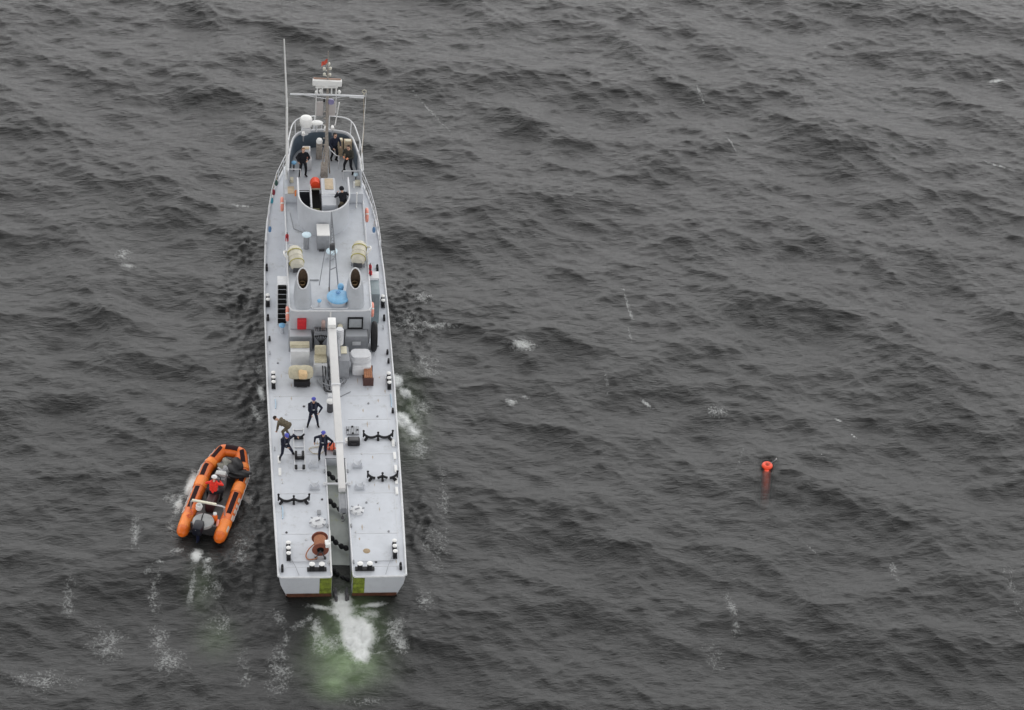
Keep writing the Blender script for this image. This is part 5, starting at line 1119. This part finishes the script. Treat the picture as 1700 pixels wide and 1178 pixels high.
    if bag:
        bg_ = MB().box((0.27, 0.03, 0.22), (0.13, 0.20, 0.26), 0.2, 0.04).tube([(0.27, 0.03, 0.34), (0.12, 0.10, 0.50), (-0.05, 0.06, 0.56), (-0.1, -0.06, 0.52)], 0.016, 6)
        bg_.xf(Matrix.Translation(pel) @ T3.to_4x4()).build('shoulder_bag', bag, o)
    return o
BLK = cloth('black cloth', (0.010, 0.011, 0.015)); NVY = cloth('navy cloth', (0.014, 0.017, 0.032)); NVV = cloth('navy vest', (0.03, 0.035, 0.06)); OLV = cloth('brown olive cloth', (0.105, 0.085, 0.055))
CAPB = mat('blue cap', (0.07, 0.08, 0.42), .6); HAIRL = mat('light brown hair', (0.22, 0.12, 0.06), .7, 0, .2, 30); HAIRD = mat('dark hair', (0.025, 0.016, 0.012), .7, 0, .2, 30)
CAMO = cloth('dark camouflage cloth', (0.035, 0.035, 0.03)); REDJ = cloth('red jacket', (0.75, 0.035, 0.02))
zb = 4.11
person((-1.02, 28.12, zb), 188, 'man in black jacket with a shoulder bag at the port side of the bridge', BLK, BLK, dict(lean=2, nod=0, footL=(-0.15, 0.05, 0), footR=(0.16, -0.02, 0), handL=(-0.20, 0.26, 1.12), handR=(0.27, 0.14, 1.0)), hair=HAIRL, bag=BLK)
person((0.68, 29.55, zb), 205, 'person in navy jacket standing right beside the mast on the bridge', NVY, BLK, dict(lean=6, nod=0, footL=(-0.10, 0.1, 0), footR=(0.12, -0.08, 0), handL=(-0.22, 0.30, 1.02), handR=(0.22, 0.30, 1.0)), hair=HAIRD)
person((1.42, 28.42, zb), 150, 'person in dark camouflage and orange gloves at the starboard bridge side', CAMO, BLK, dict(lean=5, nod=4, footL=(-0.26, 0.0, 0), footR=(0.26, 0.0, 0), handL=(-0.14, 0.32, 1.12), handR=(0.16, 0.32, 1.16)), hair=HAIRD, gloves=mat('orange gloves', (0.75, 0.30, 0.16), .6))
person((0.98, 24.62, 4.03), 20, 'person in black hood and jacket with olive trousers leaning inside the curved tub wall', BLK, OLV, dict(pelvis=(0, 0, 0.86), lean=24, nod=5, footL=(-0.12, 0, 0), footR=(0.14, 0.1, 0), handL=(-0.16, 0.5, 1.15), handR=(0.22, 0.5, 1.1)), hood=BLK)
G = 'sailors in navy overalls and blue caps on the after deck'
person((-1.0, 10.72, 1.43), 182, 'sailor in navy overalls and blue cap standing upright, foremost on the after deck', NVY, NVY, dict(lean=2, nod=-8, footL=(-0.24, 0.02, 0), footR=(0.25, 0.0, 0), handL=(-0.27, 0.18, 1.0), handR=(0.12, 0.34, 0.98), poleR=(0.9, -0.4, -0.1), poleL=(-0.9, -0.3, -0.1)), hair=HAIRD, cap=CAPB, vest=NVV, group=G)
person((-0.58, 8.40, 1.43), 165, 'sailor in navy overalls and blue cap stepping forward beside the orange red bag', NVY, NVY, dict(pelvis=(0, 0.02, 0.90), lean=12, nod=-10, footL=(-0.06, -0.25, 0), footR=(0.14, 0.30, 0), handL=(-0.34, 0.22, 0.95), handR=(0.40, 0.26, 1.05), poleL=(-1, -0.3, 0)), hair=HAIRD, cap=CAPB, vest=NVV, group=G)
person((-2.42, 8.42, 1.43), 196, 'sailor in navy overalls and blue cap with legs braced wide at the port rail', NVY, NVY, dict(pelvis=(0.02, 0, 0.86), lean=20, nod=-4, footL=(-0.42, -0.05, 0), footR=(0.30, 0.10, 0), handL=(-0.52, 0.22, 1.30), handR=(0.05, 0.42, 0.95), poleR=(0.9, -0.4, 0.1)), hair=HAIRD, cap=CAPB, vest=NVV, group=G)
person((-2.36, 9.80, 1.43), 68, 'person in brown olive clothes bending forward at the port edge of the after deck', OLV, OLV, dict(pelvis=(0, -0.12, 0.86), lean=72, nod=-10, footL=(-0.15, 0.0, 0), footR=(0.16, -0.12, 0), handL=(-0.14, 0.42, 0.42), handR=(0.16, 0.46, 0.45), poleL=(-.4, 0, .3), poleR=(.4, 0, .3)), hair=HAIRD)
bp = boat_pt(-0.08, 2.72, 0.16)
person((bp.x, bp.y, bp.z), math.degrees(BA), 'boatman in red jacket and white helmet astride the seat of the orange boat', REDJ, BLK, dict(pelvis=(0, 0.0, 0.66), lean=16, nod=0, footL=(-0.32, 0.18, 0), footR=(0.32, 0.14, 0), handL=(-0.30, 0.46, 0.82), handR=(0.26, 0.50, 0.86), kneeL=(-0.8, 1, 0.4), kneeR=(0.8, 1, 0.4), poleL=(-0.9, -0.2, -0.3), poleR=(0.9, -0.2, -0.3)), cap=mat('white helmet', (0.78, 0.78, 0.78), .3), vest=REDJ, gloves=REDJ, cs=1.28)
